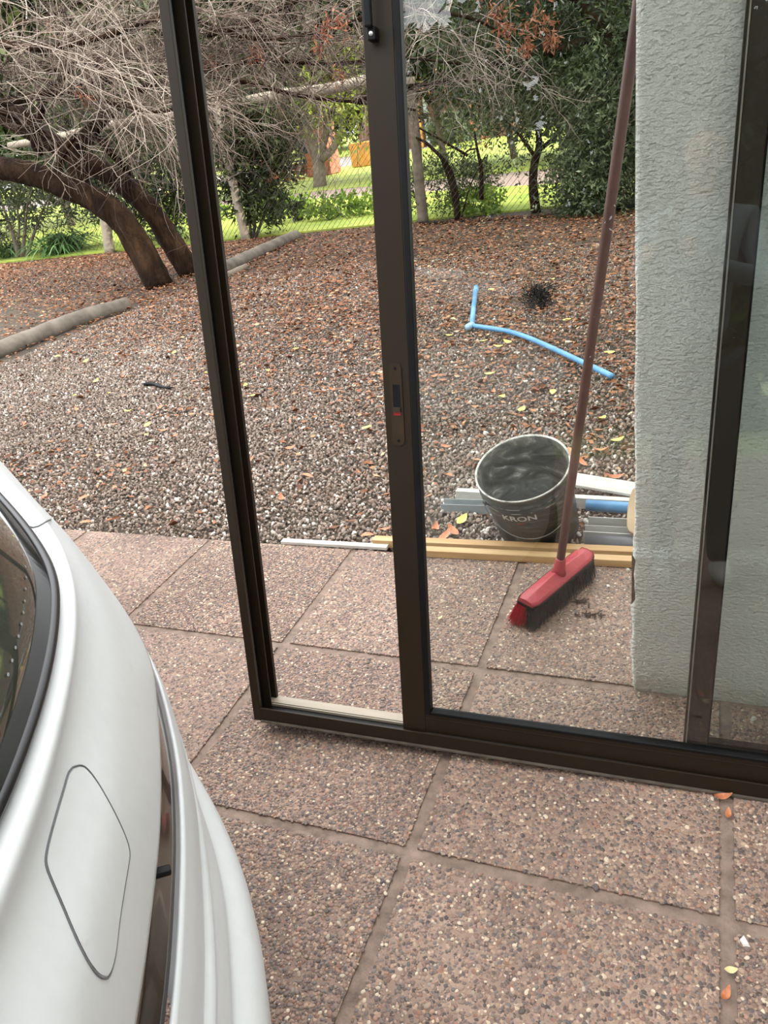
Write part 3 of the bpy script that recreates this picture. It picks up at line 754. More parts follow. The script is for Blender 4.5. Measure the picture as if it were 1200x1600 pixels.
# ------------------------------------------------------------------ broom leaning against the end of the wall
m_redp = noise_mat('red_plastic', two('983038', 'a83e46'), 12, .42, .1, 60)
m_bpipe = noise_mat('maroon_painted_handle', [(.3, srgb('4a302b')), (.6, srgb('5e3d36')), (.75, srgb('6d5048'))], 6, .55, .2, 40, stretch=(2, 2, .35))
m_bris = attr_mat('black_bristles', [(0, srgb('17171a')), (1, srgb('3a3a3e'))], 'rnd', .6)
m_rbris = attr_mat('red_bristles', [(0, srgb('a01c28')), (1, srgb('cf3040'))], 'rnd', .6)
br = empty('broom', (.15, .37, 0), 'red headed push broom with brown pole leaning on the wall end', 'broom')
A = np.array([.088, .205, 0]); Bq = np.array([.222, .512, 0]); ax = Bq - A; BL = np.linalg.norm(ax); ax /= BL; sd_ = np.array([ax[1], -ax[0], 0]); mid = (A + Bq) / 2
upv = np.array([.10, -.20, 1.0]); upv /= np.linalg.norm(upv); upv -= ax * (upv @ ax); upv /= np.linalg.norm(upv); sdv = np.cross(ax, upv)
HB = mid + np.array([0, 0, .083])           # underside centre of the head
def hp(l, s, h): return HB + ax * l + sdv * s + upv * h
b = MB(); prof = []
ls = np.linspace(-BL / 2, BL / 2, 15)
V_ = []; npf = 7
for l in ls:
    e = abs(l) / (BL / 2); w = .033 * (1 - .30 * max(0, e - .85) / .15); hh = .020 + .014 * (1 - e ** 2)
    for s, h in ((-w, 0), (-w, .010), (-w * .80, .017), (0, hh), (w * .80, .017), (w, .010), (w, 0)):
        V_.append(hp(l, s, h))
F_ = [(a * npf + k, a * npf + k + 1, (a + 1) * npf + k + 1, (a + 1) * npf + k) for a in range(len(ls) - 1) for k in range(npf - 1)]
F_ += [(a * npf + npf - 1, a * npf, (a + 1) * npf, (a + 1) * npf + npf - 1) for a in range(len(ls) - 1)] + [tuple(range(npf)), tuple(range((len(ls) - 1) * npf, len(ls) * npf))[::-1]]
b.add(V_, F_, False); hd_ = b.build('broom_head', m_redp, br, .003)
b = MB()
loop = []
for l in ls: loop.append(hp(l, -.033 * (1 - .30 * max(0, abs(l) / (BL / 2) - .85) / .15) - .001, .002))
for l in ls[::-1]: loop.append(hp(l, .033 * (1 - .30 * max(0, abs(l) / (BL / 2) - .85) / .15) + .001, .002))
b.tube(loop + loop[:1], .0045, 6, cap=False); b.build('bumper_edge', m_black, hd_)
sock0 = hp(.005, 0, .022); _d = ray(1000, -8); top = CAM + _d * ((.192 - CAM[1]) / _d[1])
hdir = top - (sock0 + upv * .03); hdir /= np.linalg.norm(hdir)
b = MB(); b.tube([sock0 - hdir * .006, sock0 + hdir * .02, sock0 + hdir * .055, sock0 + hdir * .0585], [.024, .0175, .0155, .0125], 16); b.build('socket', m_redp, br)
b = MB(); hs = sock0 + hdir * .03
b.tube([hs, hs + (top - hs) * .3, hs + (top - hs) * .7, top, top + hdir * .01], [.0122, .0122, .0122, .0122, .007], 14); b.build('handle', m_bpipe, br)
def bristles(rows, name, mat, spread):
    V_, F_, rn_ = [], [], []
    for (l, s) in rows:
        p0 = hp(l, s, .001); d = -upv + ax * (spread * l / (BL / 2) + random.gauss(0, .10)) + sdv * (s / .033 * .16 + random.gauss(0, .10))
        tip_z = .001
        t = (p0[2] - tip_z) / max(.2, -d[2]); t *= random.uniform(.86, 1.0)
        p1 = p0 + d * t * .55; p2 = p0 + d * t + np.array([0, 0, 0]); q = .0011
        k = len(V_)
        for p, r in ((p0, q), (p1, q), (p2, q * .5)):
            for a in (0, 2.09, 4.19): V_.append(p + np.array([math.cos(a) * r, math.sin(a) * r, 0]))
        for a in range(2):
            for c in range(3): F_.append((k + a * 3 + c, k + a * 3 + (c + 1) % 3, k + a * 3 + 3 + (c + 1) % 3, k + a * 3 + 3 + c))
        rn_ += [random.random()] * 9
    o = np_mesh(name, np.array(V_), np.array(F_), mat, br, {'rnd': np.array(rn_)}); tag(o, kind='stuff')
rows = [(random.uniform(-BL / 2 + .006, BL / 2 - .004), random.uniform(-.030, .030)) for _ in range(4600)]
rows = [q for q in rows if not (q[0] < -BL / 2 + .05 and q[1] < .0)]
bristles(rows, 'bristles', m_bris, .10)
rows = [(random.uniform(-BL / 2 + .003, -BL / 2 + .045), random.uniform(-.030, .0)) for _ in range(600)]
bristles(rows, 'red_bristles', m_rbris, .08)

# ------------------------------------------------------------------ bucket tipped towards the camera
v = np.array([(815.5 - 600) / F_PX, (730 - 800) / F_PX, 1.0]); r_ = v / np.linalg.norm(v)
im = np.array([-.287, -.958, 0]); im -= r_ * (im @ r_); im /= np.linalg.norm(im)
axc = math.cos(math.radians(48)) * (-r_) + math.sin(math.radians(48)) * im
BAX = R3.T @ axc; BRIM = CAM + R3.T @ (v * 2.62)
BR, BRb, BH = .163, .141, .31
e1 = np.cross(BAX, (0, 0, 1.)); e1 /= np.linalg.norm(e1); e2 = np.cross(BAX, e1)
BM = np.stack([e1, e2, BAX], 1); BO = BRIM - BAX * BH
m_bkt = NT('dirty_black_plastic')
_tc = m_bkt.n('ShaderNodeTexCoord'); _mp = m_bkt.n('ShaderNodeMapping'); _mp.inputs['Scale'].default_value = (1, 1, 5)
_n = m_bkt.n('ShaderNodeTexNoise'); _n.inputs['Scale'].default_value = 11; _n.inputs['Detail'].default_value = 9; _n.inputs['Roughness'].default_value = .68; _n.inputs['Distortion'].default_value = .8
m_bkt.l(_tc.outputs['Object'], _mp.inputs[0]); m_bkt.l(_mp.outputs[0], _n.inputs[0])
m_bkt.l(m_bkt.ramp(_n.outputs[0], [(.30, srgb('1c1c1b')), (.52, srgb('34342f')), (.62, srgb('54534c')), (.74, srgb('8d8b82'))]), m_bkt.b.inputs['Base Color'])
m_bkt.b.inputs['Roughness'].default_value = .42; m_bkt = m_bkt.m
m_cake = NT('grey_mortar_film')
_tc = m_cake.n('ShaderNodeTexCoord'); _n = m_cake.n('ShaderNodeTexNoise'); _n.inputs['Scale'].default_value = 9; _n.inputs['Detail'].default_value = 8; _n.inputs['Roughness'].default_value = .6; _n.inputs['Distortion'].default_value = 1.5
_mp = m_cake.n('ShaderNodeMapping'); _mp.inputs['Scale'].default_value = (1, 1, 1.8); m_cake.l(_tc.outputs['Object'], _mp.inputs[0]); m_cake.l(_mp.outputs[0], _n.inputs[0])
m_cake.l(m_cake.ramp(_n.outputs[0], [(.34, srgb('2b2b28')), (.46, srgb('484842')), (.56, srgb('5f5e57')), (.64, srgb('8f8d85')), (.70, srgb('c4c2ba'))]), m_cake.b.inputs['Base Color'])
m_cake.b.inputs['Roughness'].default_value = .55; m_cake = m_cake.m
m_rim = noise_mat('scuffed_bucket_rim', [(.35, srgb('6e6d67')), (.5, srgb('b5b3ab')), (.7, srgb('d8d6cf'))], 30, .5)
bk = empty('bucket', BO, 'black plastic paint bucket with wire handle tipped open on the gravel', 'bucket')
b = MB(); b.lathe([(0, 0), (BRb - .004, 0), (BRb, .004), (BR - .0085, BH - .070), (BR - .0085, BH - .066), (BR - .0015, BH - .064), (BR - .0015, BH - .058), (BR - .008, BH - .056), (BR - .0075, BH - .046), (BR - .001, BH - .044), (BR - .001, BH - .038), (BR - .007, BH - .036), (BR - .006, BH - .016), (BR - .002, BH - .012), (BR - .002, BH - .004)], 56, BM, BO)
bs = b.build('bucket_shell', m_bkt, bk)
b = MB(); b.lathe([(BR - .004, BH), (BR - .012, BH - .01), (BR - .016, BH - .08), (BRb - .006, .012), (BRb - .03, .006), (0, .006)], 56, BM, BO); b.build('bucket_inside', m_cake, bk)
b = MB(); b.lathe([(BR - .0025, BH - .006), (BR + .0005, BH - .003), (BR + .0005, BH + .001), (BR - .003, BH + .002), (BR - .006, BH - .002)], 56, BM, BO); b.build('rim', m_rim, bk)
# two pale scuffed ribs
b = MB()
for zz_ in (BH - .061, BH - .041):
    b = MB(); b.lathe([(BR - .0012, zz_ - .0025), (BR - .0004, zz_), (BR - .0012, zz_ + .0025)], 56, BM, BO)
    b.build('rib', noise_mat('scuffed_rib', [(.48, srgb('2b2b29')), (.56, srgb('8f8d84'))], 26, .5), bs)
def bl(a, r, z): return BO + BM @ np.array([r * math.cos(a), r * math.sin(a), z])
def ang_of(px, py):          # angle round the bucket that faces a pixel
    best = None
    for a in np.linspace(0, 2 * math.pi, 720):
        p = bl(a, BR, BH); q = R3 @ (p - CAM); X, Y = 600 + F_PX * q[0] / q[2], 800 + F_PX * q[1] / q[2]
        d = (X - px) ** 2 + (Y - py) ** 2
        if best is None or d < best[0]: best = (d, a)
    return best[1]
a1, a2 = ang_of(746, 775), ang_of(889, 735)
b = MB()
for a in (a1, a2):
    b = MB(); b.tube([bl(a, BR - .008, BH - .051), bl(a, BR + .007, BH - .051)], .011, 10); b.build('handle_ear', m_bkt, bk)
# bail wire hangs from its two ears round the front
da = (a2 - a1 + math.pi) % (2 * math.pi) - math.pi
front = ang_of(805, 790)
if abs(((a1 + da / 2) - front + math.pi) % (2 * math.pi) - math.pi) > 1.5: da = da - math.copysign(2 * math.pi, da)
wp = [bl(a1 + da * t, BR + .008 + .020 * math.sin(math.pi * t), BH - .051 - .105 * math.sin(math.pi * t) ** .8) for t in np.linspace(0, 1, 40)]
b = MB(); b.tube(wp, .0018, 6); b.build('wire_handle', m_wire, bk)
# printed lettering
m_white = noise_mat('white_print', two('b8b6b0', 'd4d2cc'), 40, .6)
m_redprint = noise_mat('dull_red_print', two('8a2f22', 'a34332'), 40, .6)
def wrap_text(txt, size, a_c, z_c, mat, name, sx=1.0):
    cu = bpy.data.curves.new('text', 'FONT'); cu.body = txt; cu.size = size; cu.align_x = 'CENTER'; cu.align_y = 'CENTER'; cu.resolution_u = 3; cu.offset = size * .018
    to = bpy.data.objects.new('text', cu); COL.objects.link(to)
    bpy.context.view_layer.update()
    me = bpy.data.meshes.new_from_object(to.evaluated_get(bpy.context.evaluated_depsgraph_get()))
    bpy.data.objects.remove(to); bpy.data.curves.remove(cu)
    bm = bmesh.new(); bm.from_mesh(me)
    bmesh.ops.triangulate(bm, faces=bm.faces[:])
    bmesh.ops.subdivide_edges(bm, edges=[e for e in bm.edges if e.calc_length() > .012], cuts=2)
    for v_ in bm.verts:
        x, y = v_.co.x * sx, v_.co.y; z = z_c + y
        rr = BRb + (BR - .0085 - BRb) * (z - .004) / (BH - .074) + .0012
        v_.co = Vector(bl(a_c + TXT_S * x / BR, rr, z))
    bm.to_mesh(me); bm.free(); me.name = name
    return link(name, me, mat, bk)
# direction of increasing angle in the picture
_q0, _q1 = R3 @ (bl(front, BR, .1) - CAM), R3 @ (bl(front + .1, BR, .1) - CAM)
TXT_S = 1.0 if _q1[0] / _q1[2] > _q0[0] / _q0[2] else -1.0
at_txt = front + TXT_S * (-.06)
wrap_text('KRON', .034, at_txt, BH - .094, m_white, 'bucket_lettering', 1.35)
b = MB()
for k in range(8):
    a = at_txt + TXT_S * (-.08 + .022 * k); zc = BH - .118
    rr = lambda z: BRb + (BR - .0085 - BRb) * (z - .004) / (BH - .074) + .0012
    b.add([bl(a, rr(zc - .004), zc - .004), bl(a + .016, rr(zc - .004), zc - .004), bl(a + .016, rr(zc + .004), zc + .004), bl(a, rr(zc + .004), zc + .004)], [(0, 1, 2, 3)])
b.build('red_print_mark', m_redprint, bk)

# ------------------------------------------------------------------ offcuts and pipes behind the bucket, laths at the edge of the paving
m_pine = noise_mat('new_pine', [(.3, srgb('9c7547')), (.5, srgb('b48f60')), (.7, srgb('c4a57a'))], 5, .6, .15, 40, stretch=(.25, 4, 4))
m_whitep = noise_mat('white_painted_wood', two('b4b1a8', 'c9c7c0'), 9, .5)
m_alu = noise_mat('raw_aluminium', two('a9aaa6', 'c8c8c3'), 5, .35, metal=.2, stretch=(.2, 3, 3))
m_galv = noise_mat('galvanised_channel', two('7e868a', '9aa2a5'), 8, .4, metal=.15)
m_bluep = noise_mat('blue_pvc', two('4c86b4', '6a9fc8'), 7, .4)
m_dgrey = noise_mat('dark_grey_pvc', two('4b4c50', '66676b'), 6, .45)
def prism(name, label, cat, a, bq, prof, mat, bevel=.001, parts=None, thing=None):
    """a length of section: prof = list of (side, up)"""
    a = np.array(a, float); bq = np.array(bq, float); d = bq - a; d /= np.linalg.norm(d); r = np.cross(d, (0, 0, 1.)); r /= np.linalg.norm(r); u = np.cross(r, d)
    n = len(prof); b = MB()
    V_ = [q + r * s + u * h for q in (a, bq) for s, h in prof]
    b.add(V_, [tuple(range(n)), tuple(range(2 * n - 1, n - 1, -1))] + [(i, n + i, n + (i + 1) % n, (i + 1) % n) for i in range(n)])
    o = b.build(name, mat, None, bevel)
    return tag(o, label, cat)
rect = lambda w, h: [(-w / 2, 0), (w / 2, 0), (w / 2, h), (-w / 2, h)]
chan = lambda w, h, t: [(-w / 2, 0), (w / 2, 0), (w / 2, h), (w / 2 - t, h), (w / 2 - t, t), (-w / 2 + t, t), (-w / 2 + t, h), (-w / 2, h)]
prism('pine_lath', 'pine lath lying along the paving edge, nearer the bucket', 'lath', (-.565, .626, -.004), (.62, .668, -.004), rect(.036, .030), m_pine)
prism('pine_lath', 'pale pine lath on the paving between broom and bucket', 'lath', (-.36, .575, .0005), (.62, .608, .0005), rect(.034, .026), m_pine)
prism('white_lath', 'white painted strip lying along the paving edge in the open doorway', 'lath', (-.935, .590, .0005), (-.50, .598, .0005), rect(.026, .012), m_whitep)
prism('metal_channel', 'galvanised metal channel sticking out left of the bucket', 'channel', (-.40, .955, GZ + .010), (.12, .968, GZ + .010), chan(.05, .040, .003), m_galv)
prism('white_batten', 'thin white batten running behind the bucket', 'batten', (-.365, 1.045, GZ + .014), (.62, 1.005, GZ + .014), rect(.03, .045), m_whitep)
prism('white_moulding', 'white grooved skirting moulding lying aslant behind the bucket', 'moulding', (.02, 1.165, GZ + .062), (.62, .985, GZ + .062), [(-.045, 0), (.045, 0), (.045, .010), (.030, .018), (.018, .012), (-.015, .012), (-.028, .020), (-.045, .016)], m_whitep)
b = MB(); b.tube([(.165, .925, GZ + .075), (.62, .905, GZ + .075)], .021, 18); tag(b.build('blue_pipe', m_bluep), 'straight blue plastic pipe lying in the offcuts right of the bucket', 'pipe')
prism('aluminium_profile', 'thin aluminium profile lying against the blue pipe', 'profile', (.185, .845, GZ + .016), (.62, .842, GZ + .016), [(-.02, 0), (.02, 0), (.02, .066), (.017, .066), (.017, .04), (-.008, .04), (-.008, .036), (.017, .036), (.017, .003), (-.02, .003)], m_alu, .0004)
prism('aluminium_channel', 'wide silver channel between blue pipe and grey pipe', 'channel', (.175, .783, GZ + .015), (.62, .780, GZ + .015), chan(.048, .045, .003), m_alu, .0006)
b = MB(); b.tube([(.19, .715, GZ + .042), (.62, .715, GZ + .042)], .0275, 20); tag(b.build('grey_pipe', m_dgrey), 'dark grey drain pipe lying right of the bucket', 'pipe')
# rounded beige panel end behind the wall
m_beige = noise_mat('beige_board', two('8e7757', 'a68f70'), 6, .6)
o = MB(); prof = []
for k in range(9): a = math.pi / 2 * k / 8 + math.pi / 2; prof.append((.36 + .045 * (1 + math.cos(a)) - .045, .13 + .05 * math.sin(a)))
b = MB(); n_ = 10; pts = [(.330, .72), (.322, .74), (.318, .78), (.316, .84), (.318, .89), (.324, .925), (.335, .945), (.37, .96), (.55, .96), (.55, .70), (.36, .70)]
zf = lambda y: GZ + .078 + (y - .70) * .25
b.add([(x, y, zf(y) + .012) for x, y in pts] + [(x + .004, y, zf(y)) for x, y in pts], [tuple(range(len(pts)))[::-1], tuple(range(len(pts), 2 * len(pts)))] + [(i, (i + 1) % len(pts), len(pts) + (i + 1) % len(pts), len(pts) + i) for i in range(len(pts))])
tag(b.build('board_offcut', m_beige, None, .004), 'beige board with rounded corner lying on pipes beside the wall end', 'board')

# blue hose on the gravel: straight leg, elbow, bent run
ho = empty('blue_water_pipe', at_z(740, 508, GZ + .02), 'thin blue water pipe with an elbow lying on the gravel beyond the bucket', 'pipe')
hz = GZ + .055
p = [at_z(x, y, hz) for x, y in ((743, 453), (740, 480), (737.5, 508))]
b = MB(); b.tube(p, .019, 10); b.build('short_leg', m_bluep, ho)
p = [at_z(x, y, hz) for x, y in ((737.5, 509), (760, 512), (790, 517), (815, 524), (845, 536), (880, 552), (910, 566), (940, 580), (957, 588))]
b = MB(); b.tube(crom(p, 30), .0165, 10); b.build('long_run', m_bluep, ho)
b = MB(); e_ = at_z(737, 509, hz); b.tube([e_ + np.array([-.02, -.035, 0]), e_ + np.array([0, .02, 0])], .024, 10); b.build('pipe_elbow', noise_mat('pale_blue_fitting', two('86aecb', 'a6c6dc'), 9, .4), ho)
b = MB(); b.tube([at_z(744, 449, hz), at_z(743, 456, hz)], .022, 10); b.build('pipe_collar', m_bluep, ho)
# tuft of black mesh
b = MB()
for k in range(420):
    c = at_z(random.gauss(840, 9), random.gauss(467, 10), GZ + .03)
    q = [c]; d = np.random.default_rng(k).normal(0, 1, 3); d /= np.linalg.norm(d)
    for s in range(3): d = d + np.random.default_rng(k * 5 + s).normal(0, .5, 3); q.append(q[-1] + d / np.linalg.norm(d) * .032)
    for z_ in q: z_[2] = max(GZ + .012, z_[2])
    b.tube(q, .0022, 3, cap=False)
tag(b.build('black_mesh_scrap', m_black), 'tangled scrap of black netting on the gravel near the blue pipe', 'scrap')
# dark scrap on the gravel outside the frame
b = MB(); q = [at_z(x, y, GZ + .035) for x, y in ((224, 601), (236, 599), (250, 603), (262, 606), (270, 605))]; b.tube(crom(q, 12), [.010, .014, .016, .015, .012, .014, .012, .010, .010, .008, .007, .004], 7, noise=.5)
tag(b.build('black_plastic_scrap', m_black), 'crumpled strip of black plastic on the gravel outside the frame', 'scrap')
# kerb logs along the planting bed
def log(pts, rad, name, mat, label, cat):
    q = crom([at_z(x, y, GZ + rad * .6) for x, y in pts], 24); b = MB(); b.tube(q, [rad * (1 + .03 * math.sin(i * 1.1)) for i in range(24)], 14, noise=.035)
    return tag(b.build(name, mat), label, cat)
log([(-60, 566), (0, 548), (60, 524), (130, 497), (200, 477)], .085, 'concrete_kerb', m_concrete, 'rounded concrete kerb edging the bed outside the door frame', 'kerb')
log([(352, 420), (385, 404), (420, 388), (462, 369)], .085, 'concrete_kerb', m_concrete, 'far piece of rounded concrete kerb seen in the open doorway', 'kerb')
log([(326, 440), (345, 436), (362, 428), (384, 418)], .045, 'short_log', m_greybark, 'short pale branch beside the far kerb in the open doorway', 'branch')

# crumbs and small litter on the paving
m_crumb = noise_mat('white_paint_flake', two('c9c6be', 'e3e1da'), 30, .7)
def flake(px, py, size, label, mat, name, cat):
    c = at_z(px, py, .0025); b = MB(); n = 7
    ang = np.sort(np.random.default_rng(int(px)).uniform(0, 6.28, n)); rr = np.random.default_rng(int(py)).uniform(.55, 1, n) * size
    V_ = [c + np.array([math.cos(a) * r, math.sin(a) * r, -.001]) for a, r in zip(ang, rr)] + [c + np.array([math.cos(a) * r * .7, math.sin(a) * r * .7, .003]) for a, r in zip(ang, rr)]
    b.add(V_, [tuple(range(n))[::-1], tuple(range(n, 2 * n))] + [(i, (i + 1) % n, n + (i + 1) % n, n + i) for i in range(n)])
    tag(b.build(name, mat), label, cat)
flake(1163, 1471, .013, 'white paint flake beside the joint in the foreground', m_crumb, 'paint_flake', 'flake')
flake(877, 1217, .007, 'small white flake on the paving just before the door frame', m_crumb, 'paint_flake', 'flake')
flake(950, 916, .010, 'white flake on the paving right of the broom', m_crumb, 'paint_flake', 'flake')
flake(981, 890, .009, 'white flake beside the lath end near the wall', m_crumb, 'paint_flake', 'flake')
flake(1176, 1122, .010, 'white flake behind two panes at the wall foot', m_crumb, 'paint_flake', 'flake')
flake(772, 914, .006, 'tiny white flake on the paving left of the broom', m_crumb, 'paint_flake', 'flake')
m_dirt = noise_mat('dark_dirt', two('3a2e28', '574539'), 30, .9)
def clod(px, py, label, L_):
    c = at_z(px, py, .004); b = MB()
    for k in range(26):
        q = c + np.array([random.gauss(0, L_), random.gauss(0, L_ * .25), 0]); b.tube([q, q + np.array([random.gauss(0, .014), random.gauss(0, .008), random.uniform(0, .004)])], .0022, 4)
    tag(b.build('dirt_clump', m_dirt), label, 'dirt')
clod(920, 961, 'dark crescent of swept dirt on the paving right of the broom', .022)
clod(910, 940, 'small dark dirt clump beside the broom bristles', .010)
put_leaf(olm, 1130, 1246, 'orange dry leaf stuck under the door frame at the joint', None, 'orange_leaf', .006, .65, .3)
put_leaf(olm, 1134, 1556, 'orange dry leaf lying in the foreground joint', None, 'orange_leaf', .004, .55, 1.2)
put_leaf(olm, 1138, 1272, 'brown curled leaf in the joint before the frame', None, 'orange_leaf', .004, .5, 1.5)
m_paleleaf = noise_mat('pale_yellow_leaf_scrap', two('cfc08a', 'dcd0a0'), 30, .6)
plm = [one_leaf_mesh(.026, .018, .5)]; plm[0].materials.append(m_paleleaf)
put_leaf(plm, 1143, 1517, 'torn pale yellow leaf scrap lying across the foreground joint', None, 'leaf_scrap', .006, .85, .2)
put_leaf(plm, 688, 966, 'pale straw-coloured leaf scrap on the paving behind the glass', None, 'leaf_scrap', .006, .8, 1.1)
#==PART3==
# ------------------------------------------------------------------ plants
GREEN = {
    'dark': [(0, srgb('151c10')), (.35, srgb('242f17')), (.7, srgb('38451f')), (1, srgb('616f33'))],
    'olive': [(0, srgb('232a1a')), (.4, srgb('3a4428')), (.8, srgb('565f38')), (1, srgb('7e8852'))],
    'grey': [(0, srgb('262f20')), (.4, srgb('4a5538')), (.75, srgb('76825c')), (1, srgb('a9b48e'))],
    'light': [(0, srgb('4c6a22')), (.5, srgb('7b9a35')), (1, srgb('b4c75a'))],
    'yellow': [(0, srgb('5a6b22')), (.5, srgb('8c9a38')), (1, srgb('c5cc6a'))],
    'strap': [(0, srgb('2c4a26')), (.5, srgb('47703a')), (1, srgb('7fa05e'))],
    'rust': [(0, srgb('5f3522')), (.5, srgb('8c5238')), (1, srgb('b07c58'))],
}
MG = {k: attr_mat('leaf_' + k, v, 'rnd', .5, trans=.25) for k, v in GREEN.items()}
def unit(a): return a / (np.linalg.norm(a, axis=-1, keepdims=True) + 1e-9)
def sprays(base, dirs, Ls, m, ll, lw, droop=.25):
    """m leaves along each sprig: diamond leaves of two triangles"""
    n = len(base)
    t = np.linspace(.12, 1, m)[None, :] + RNG.uniform(-.04, .04, (n, m))
    P = base[:, None, :] + dirs[:, None, :] * (Ls[:, None] * t)[..., None]
    P[..., 2] -= droop * Ls[:, None] * t ** 2
    P = P.reshape(-1, 3); D = np.repeat(dirs, m, 0); N_ = len(P)
    rd = unit(RNG.normal(0, 1, (N_, 3)))
    ld = unit(D * .55 + rd * .8); sd = unit(np.cross(ld, RNG.normal(0, 1, (N_, 3))))
    nn = np.cross(ld, sd)
    l = ll * RNG.uniform(.7, 1.25, N_); w = lw * RNG.uniform(.7, 1.25, N_)
    V = np.stack([P, P + ld * (l * .45)[:, None] + sd * (w * .5)[:, None] + nn * (w * .2)[:, None], P + ld * l[:, None], P + ld * (l * .45)[:, None] - sd * (w * .5)[:, None] + nn * (w * .2)[:, None]], 1)
    Fc = np.arange(N_)[:, None] * 4 + np.array([0, 1, 2, 3])[None]
    return V.reshape(-1, 3), Fc
def crown(name, parent, ells, n_sprig, m, ll, lw, key, sprig=.35, droop=.25, shell=.55, zmin=.0):
    Vs, Fs, Rs = [], [], []; off = 0
    vol = np.array([e[3] * e[4] * e[5] for e in ells]) ** .75; vol = vol / vol.sum()
    for e, f_ in zip(ells, vol):
        k = max(8, int(n_sprig * f_)); c = np.array(e[:3]); r = np.array(e[3:6])
        d = unit(RNG.normal(0, 1, (k, 3))); rr = shell + (1 - shell) * RNG.random(k) ** .6
        rr *= 1 + .22 * np.sin(d[:, 0] * 5 + d[:, 2] * 4 + c[0]) * np.cos(d[:, 1] * 6 + c[2])
        b_ = c + d * r * rr[:, None] * .9
        b_ = b_[b_[:, 2] > zmin]; k = len(b_)
        d2 = unit(unit(b_ - c) * .8 + RNG.normal(0, .5, (k, 3)) + np.array([0, 0, .15]))
        V, Fc = sprays(b_, d2, sprig * RNG.uniform(.6, 1.3, k), m, ll, lw, droop)
        tone = np.repeat(np.clip(RNG.normal(.45, .18, k), 0, 1), m); tone = np.clip(tone + RNG.normal(0, .12, len(tone)), 0, 1)
        Vs.append(V); Fs.append(Fc + off); Rs.append(np.repeat(tone, 4)); off += len(V)
    V = np.concatenate(Vs); V[:, 2] = np.maximum(V[:, 2], -.02)
    o = np_mesh(name, V, np.concatenate(Fs), MG[key], parent, {'rnd': np.concatenate(Rs)})
    return tag(o, kind='stuff')
def limb(parent, name, pts, r0, r1, mat, n=8, noise=.12):
    q = crom(pts, max(8, len(pts) * 4)); b = MB(); b.tube(q, list(np.linspace(r0, r1, len(q))), n, noise=noise); return b.build(name, mat, parent)
def A3(*l): return [at_y(x, y, Y) for x, y, Y in l]

# --- bare leaning tree at the left: two trunks, fork, boughs, a tangle of twigs
tr = empty('bare_tree', at_z(262, 430, GZ), 'leaning bare tree with two dark trunks and a tangle of pale twigs', 'tree')
def tube_branch(pts, r0, r1, name): return limb(tr, name, pts, r0, r1, m_bark, 12, .14)
tube_branch(A3((252, 452, 6.15), (228, 405, 6.2), (195, 350, 6.2), (150, 312, 6.2), (100, 290, 6.15), (50, 272, 6.1), (0, 262, 6.05), (-60, 250, 6.0)), .17, .12, 'trunk')
tube_branch(A3((300, 432, 6.75), (268, 378, 6.75), (232, 325, 6.7), (185, 282, 6.7), (130, 250, 6.65), (80, 222, 6.6), (30, 195, 6.5), (-30, 165, 6.4)), .145, .10, 'trunk')
tube_branch(A3((124, 300, 6.17), (122, 262, 6.2), (128, 232, 6.25), (142, 205, 6.3), (165, 180, 6.3), (195, 155, 6.35), (240, 132, 6.4)), .12, .045, 'bough')
tube_branch(A3((88, 288, 6.15), (93, 255, 6.15), (104, 230, 6.1), (118, 212, 6.0)), .055, .025, 'bough')
tube_branch(A3((62, 240, 6.55), (55, 215, 6.5), (60, 190, 6.45), (70, 150, 6.4), (110, 110, 6.3)), .07, .03, 'bough')
tube_branch(A3((0, 165, 6.4), (40, 180, 6.4), (62, 205, 6.5)), .09, .06, 'bough')
tube_branch(A3((158, 218, 6.3), (175, 240, 6.5), (195, 262, 6.8), (215, 292, 7.1), (232, 325, 7.3)), .05, .02, 'bough')
big = [A3((-40, 60, 5.6), (60, 75, 5.8), (150, 60, 6.0), (260, 22, 6.3), (330, -20, 6.5)),
       A3((-40, 170, 5.8), (60, 150, 5.9), (160, 128, 6.2), (270, 112, 6.6), (380, 128, 7.0), (470, 150, 7.3), (560, 160, 7.6), (650, 172, 7.8)),
       A3((240, 132, 6.4), (330, 105, 6.9), (420, 95, 7.3), (520, 100, 7.6), (620, 90, 7.8), (720, 100, 8.0)),
       A3((320, 52, 6.6), (380, 40, 6.9), (440, 12, 7.1), (500, -15, 7.3)),
       A3((300, 30, 6.6), (350, 48, 6.8), (400, 60, 7.0), (470, 55, 7.2), (560, 30, 7.4)),
       A3((20, 40, 6.8), (90, 20, 7.0), (150, -10, 7.2)), A3((70, 110, 6.3), (150, 96, 6.5), (250, 70, 6.9), (360, 78, 7.3), (470, 66, 7.6)),
       A3((560, 160, 7.6), (610, 140, 7.7), (680, 130, 7.9), (760, 122, 8.2)), A3((560, 30, 7.4), (650, 15, 7.6), (740, 30, 7.9), (800, 60, 8.1)),
       A3((0, 110, 6.3), (80, 130, 6.0), (170, 160, 5.9), (250, 175, 6.0), (330, 150, 6.4))]
for i, q in enumerate(big): tube_branch(q, .045 if i in (0, 1, 3) else .032, .012, 'branch')
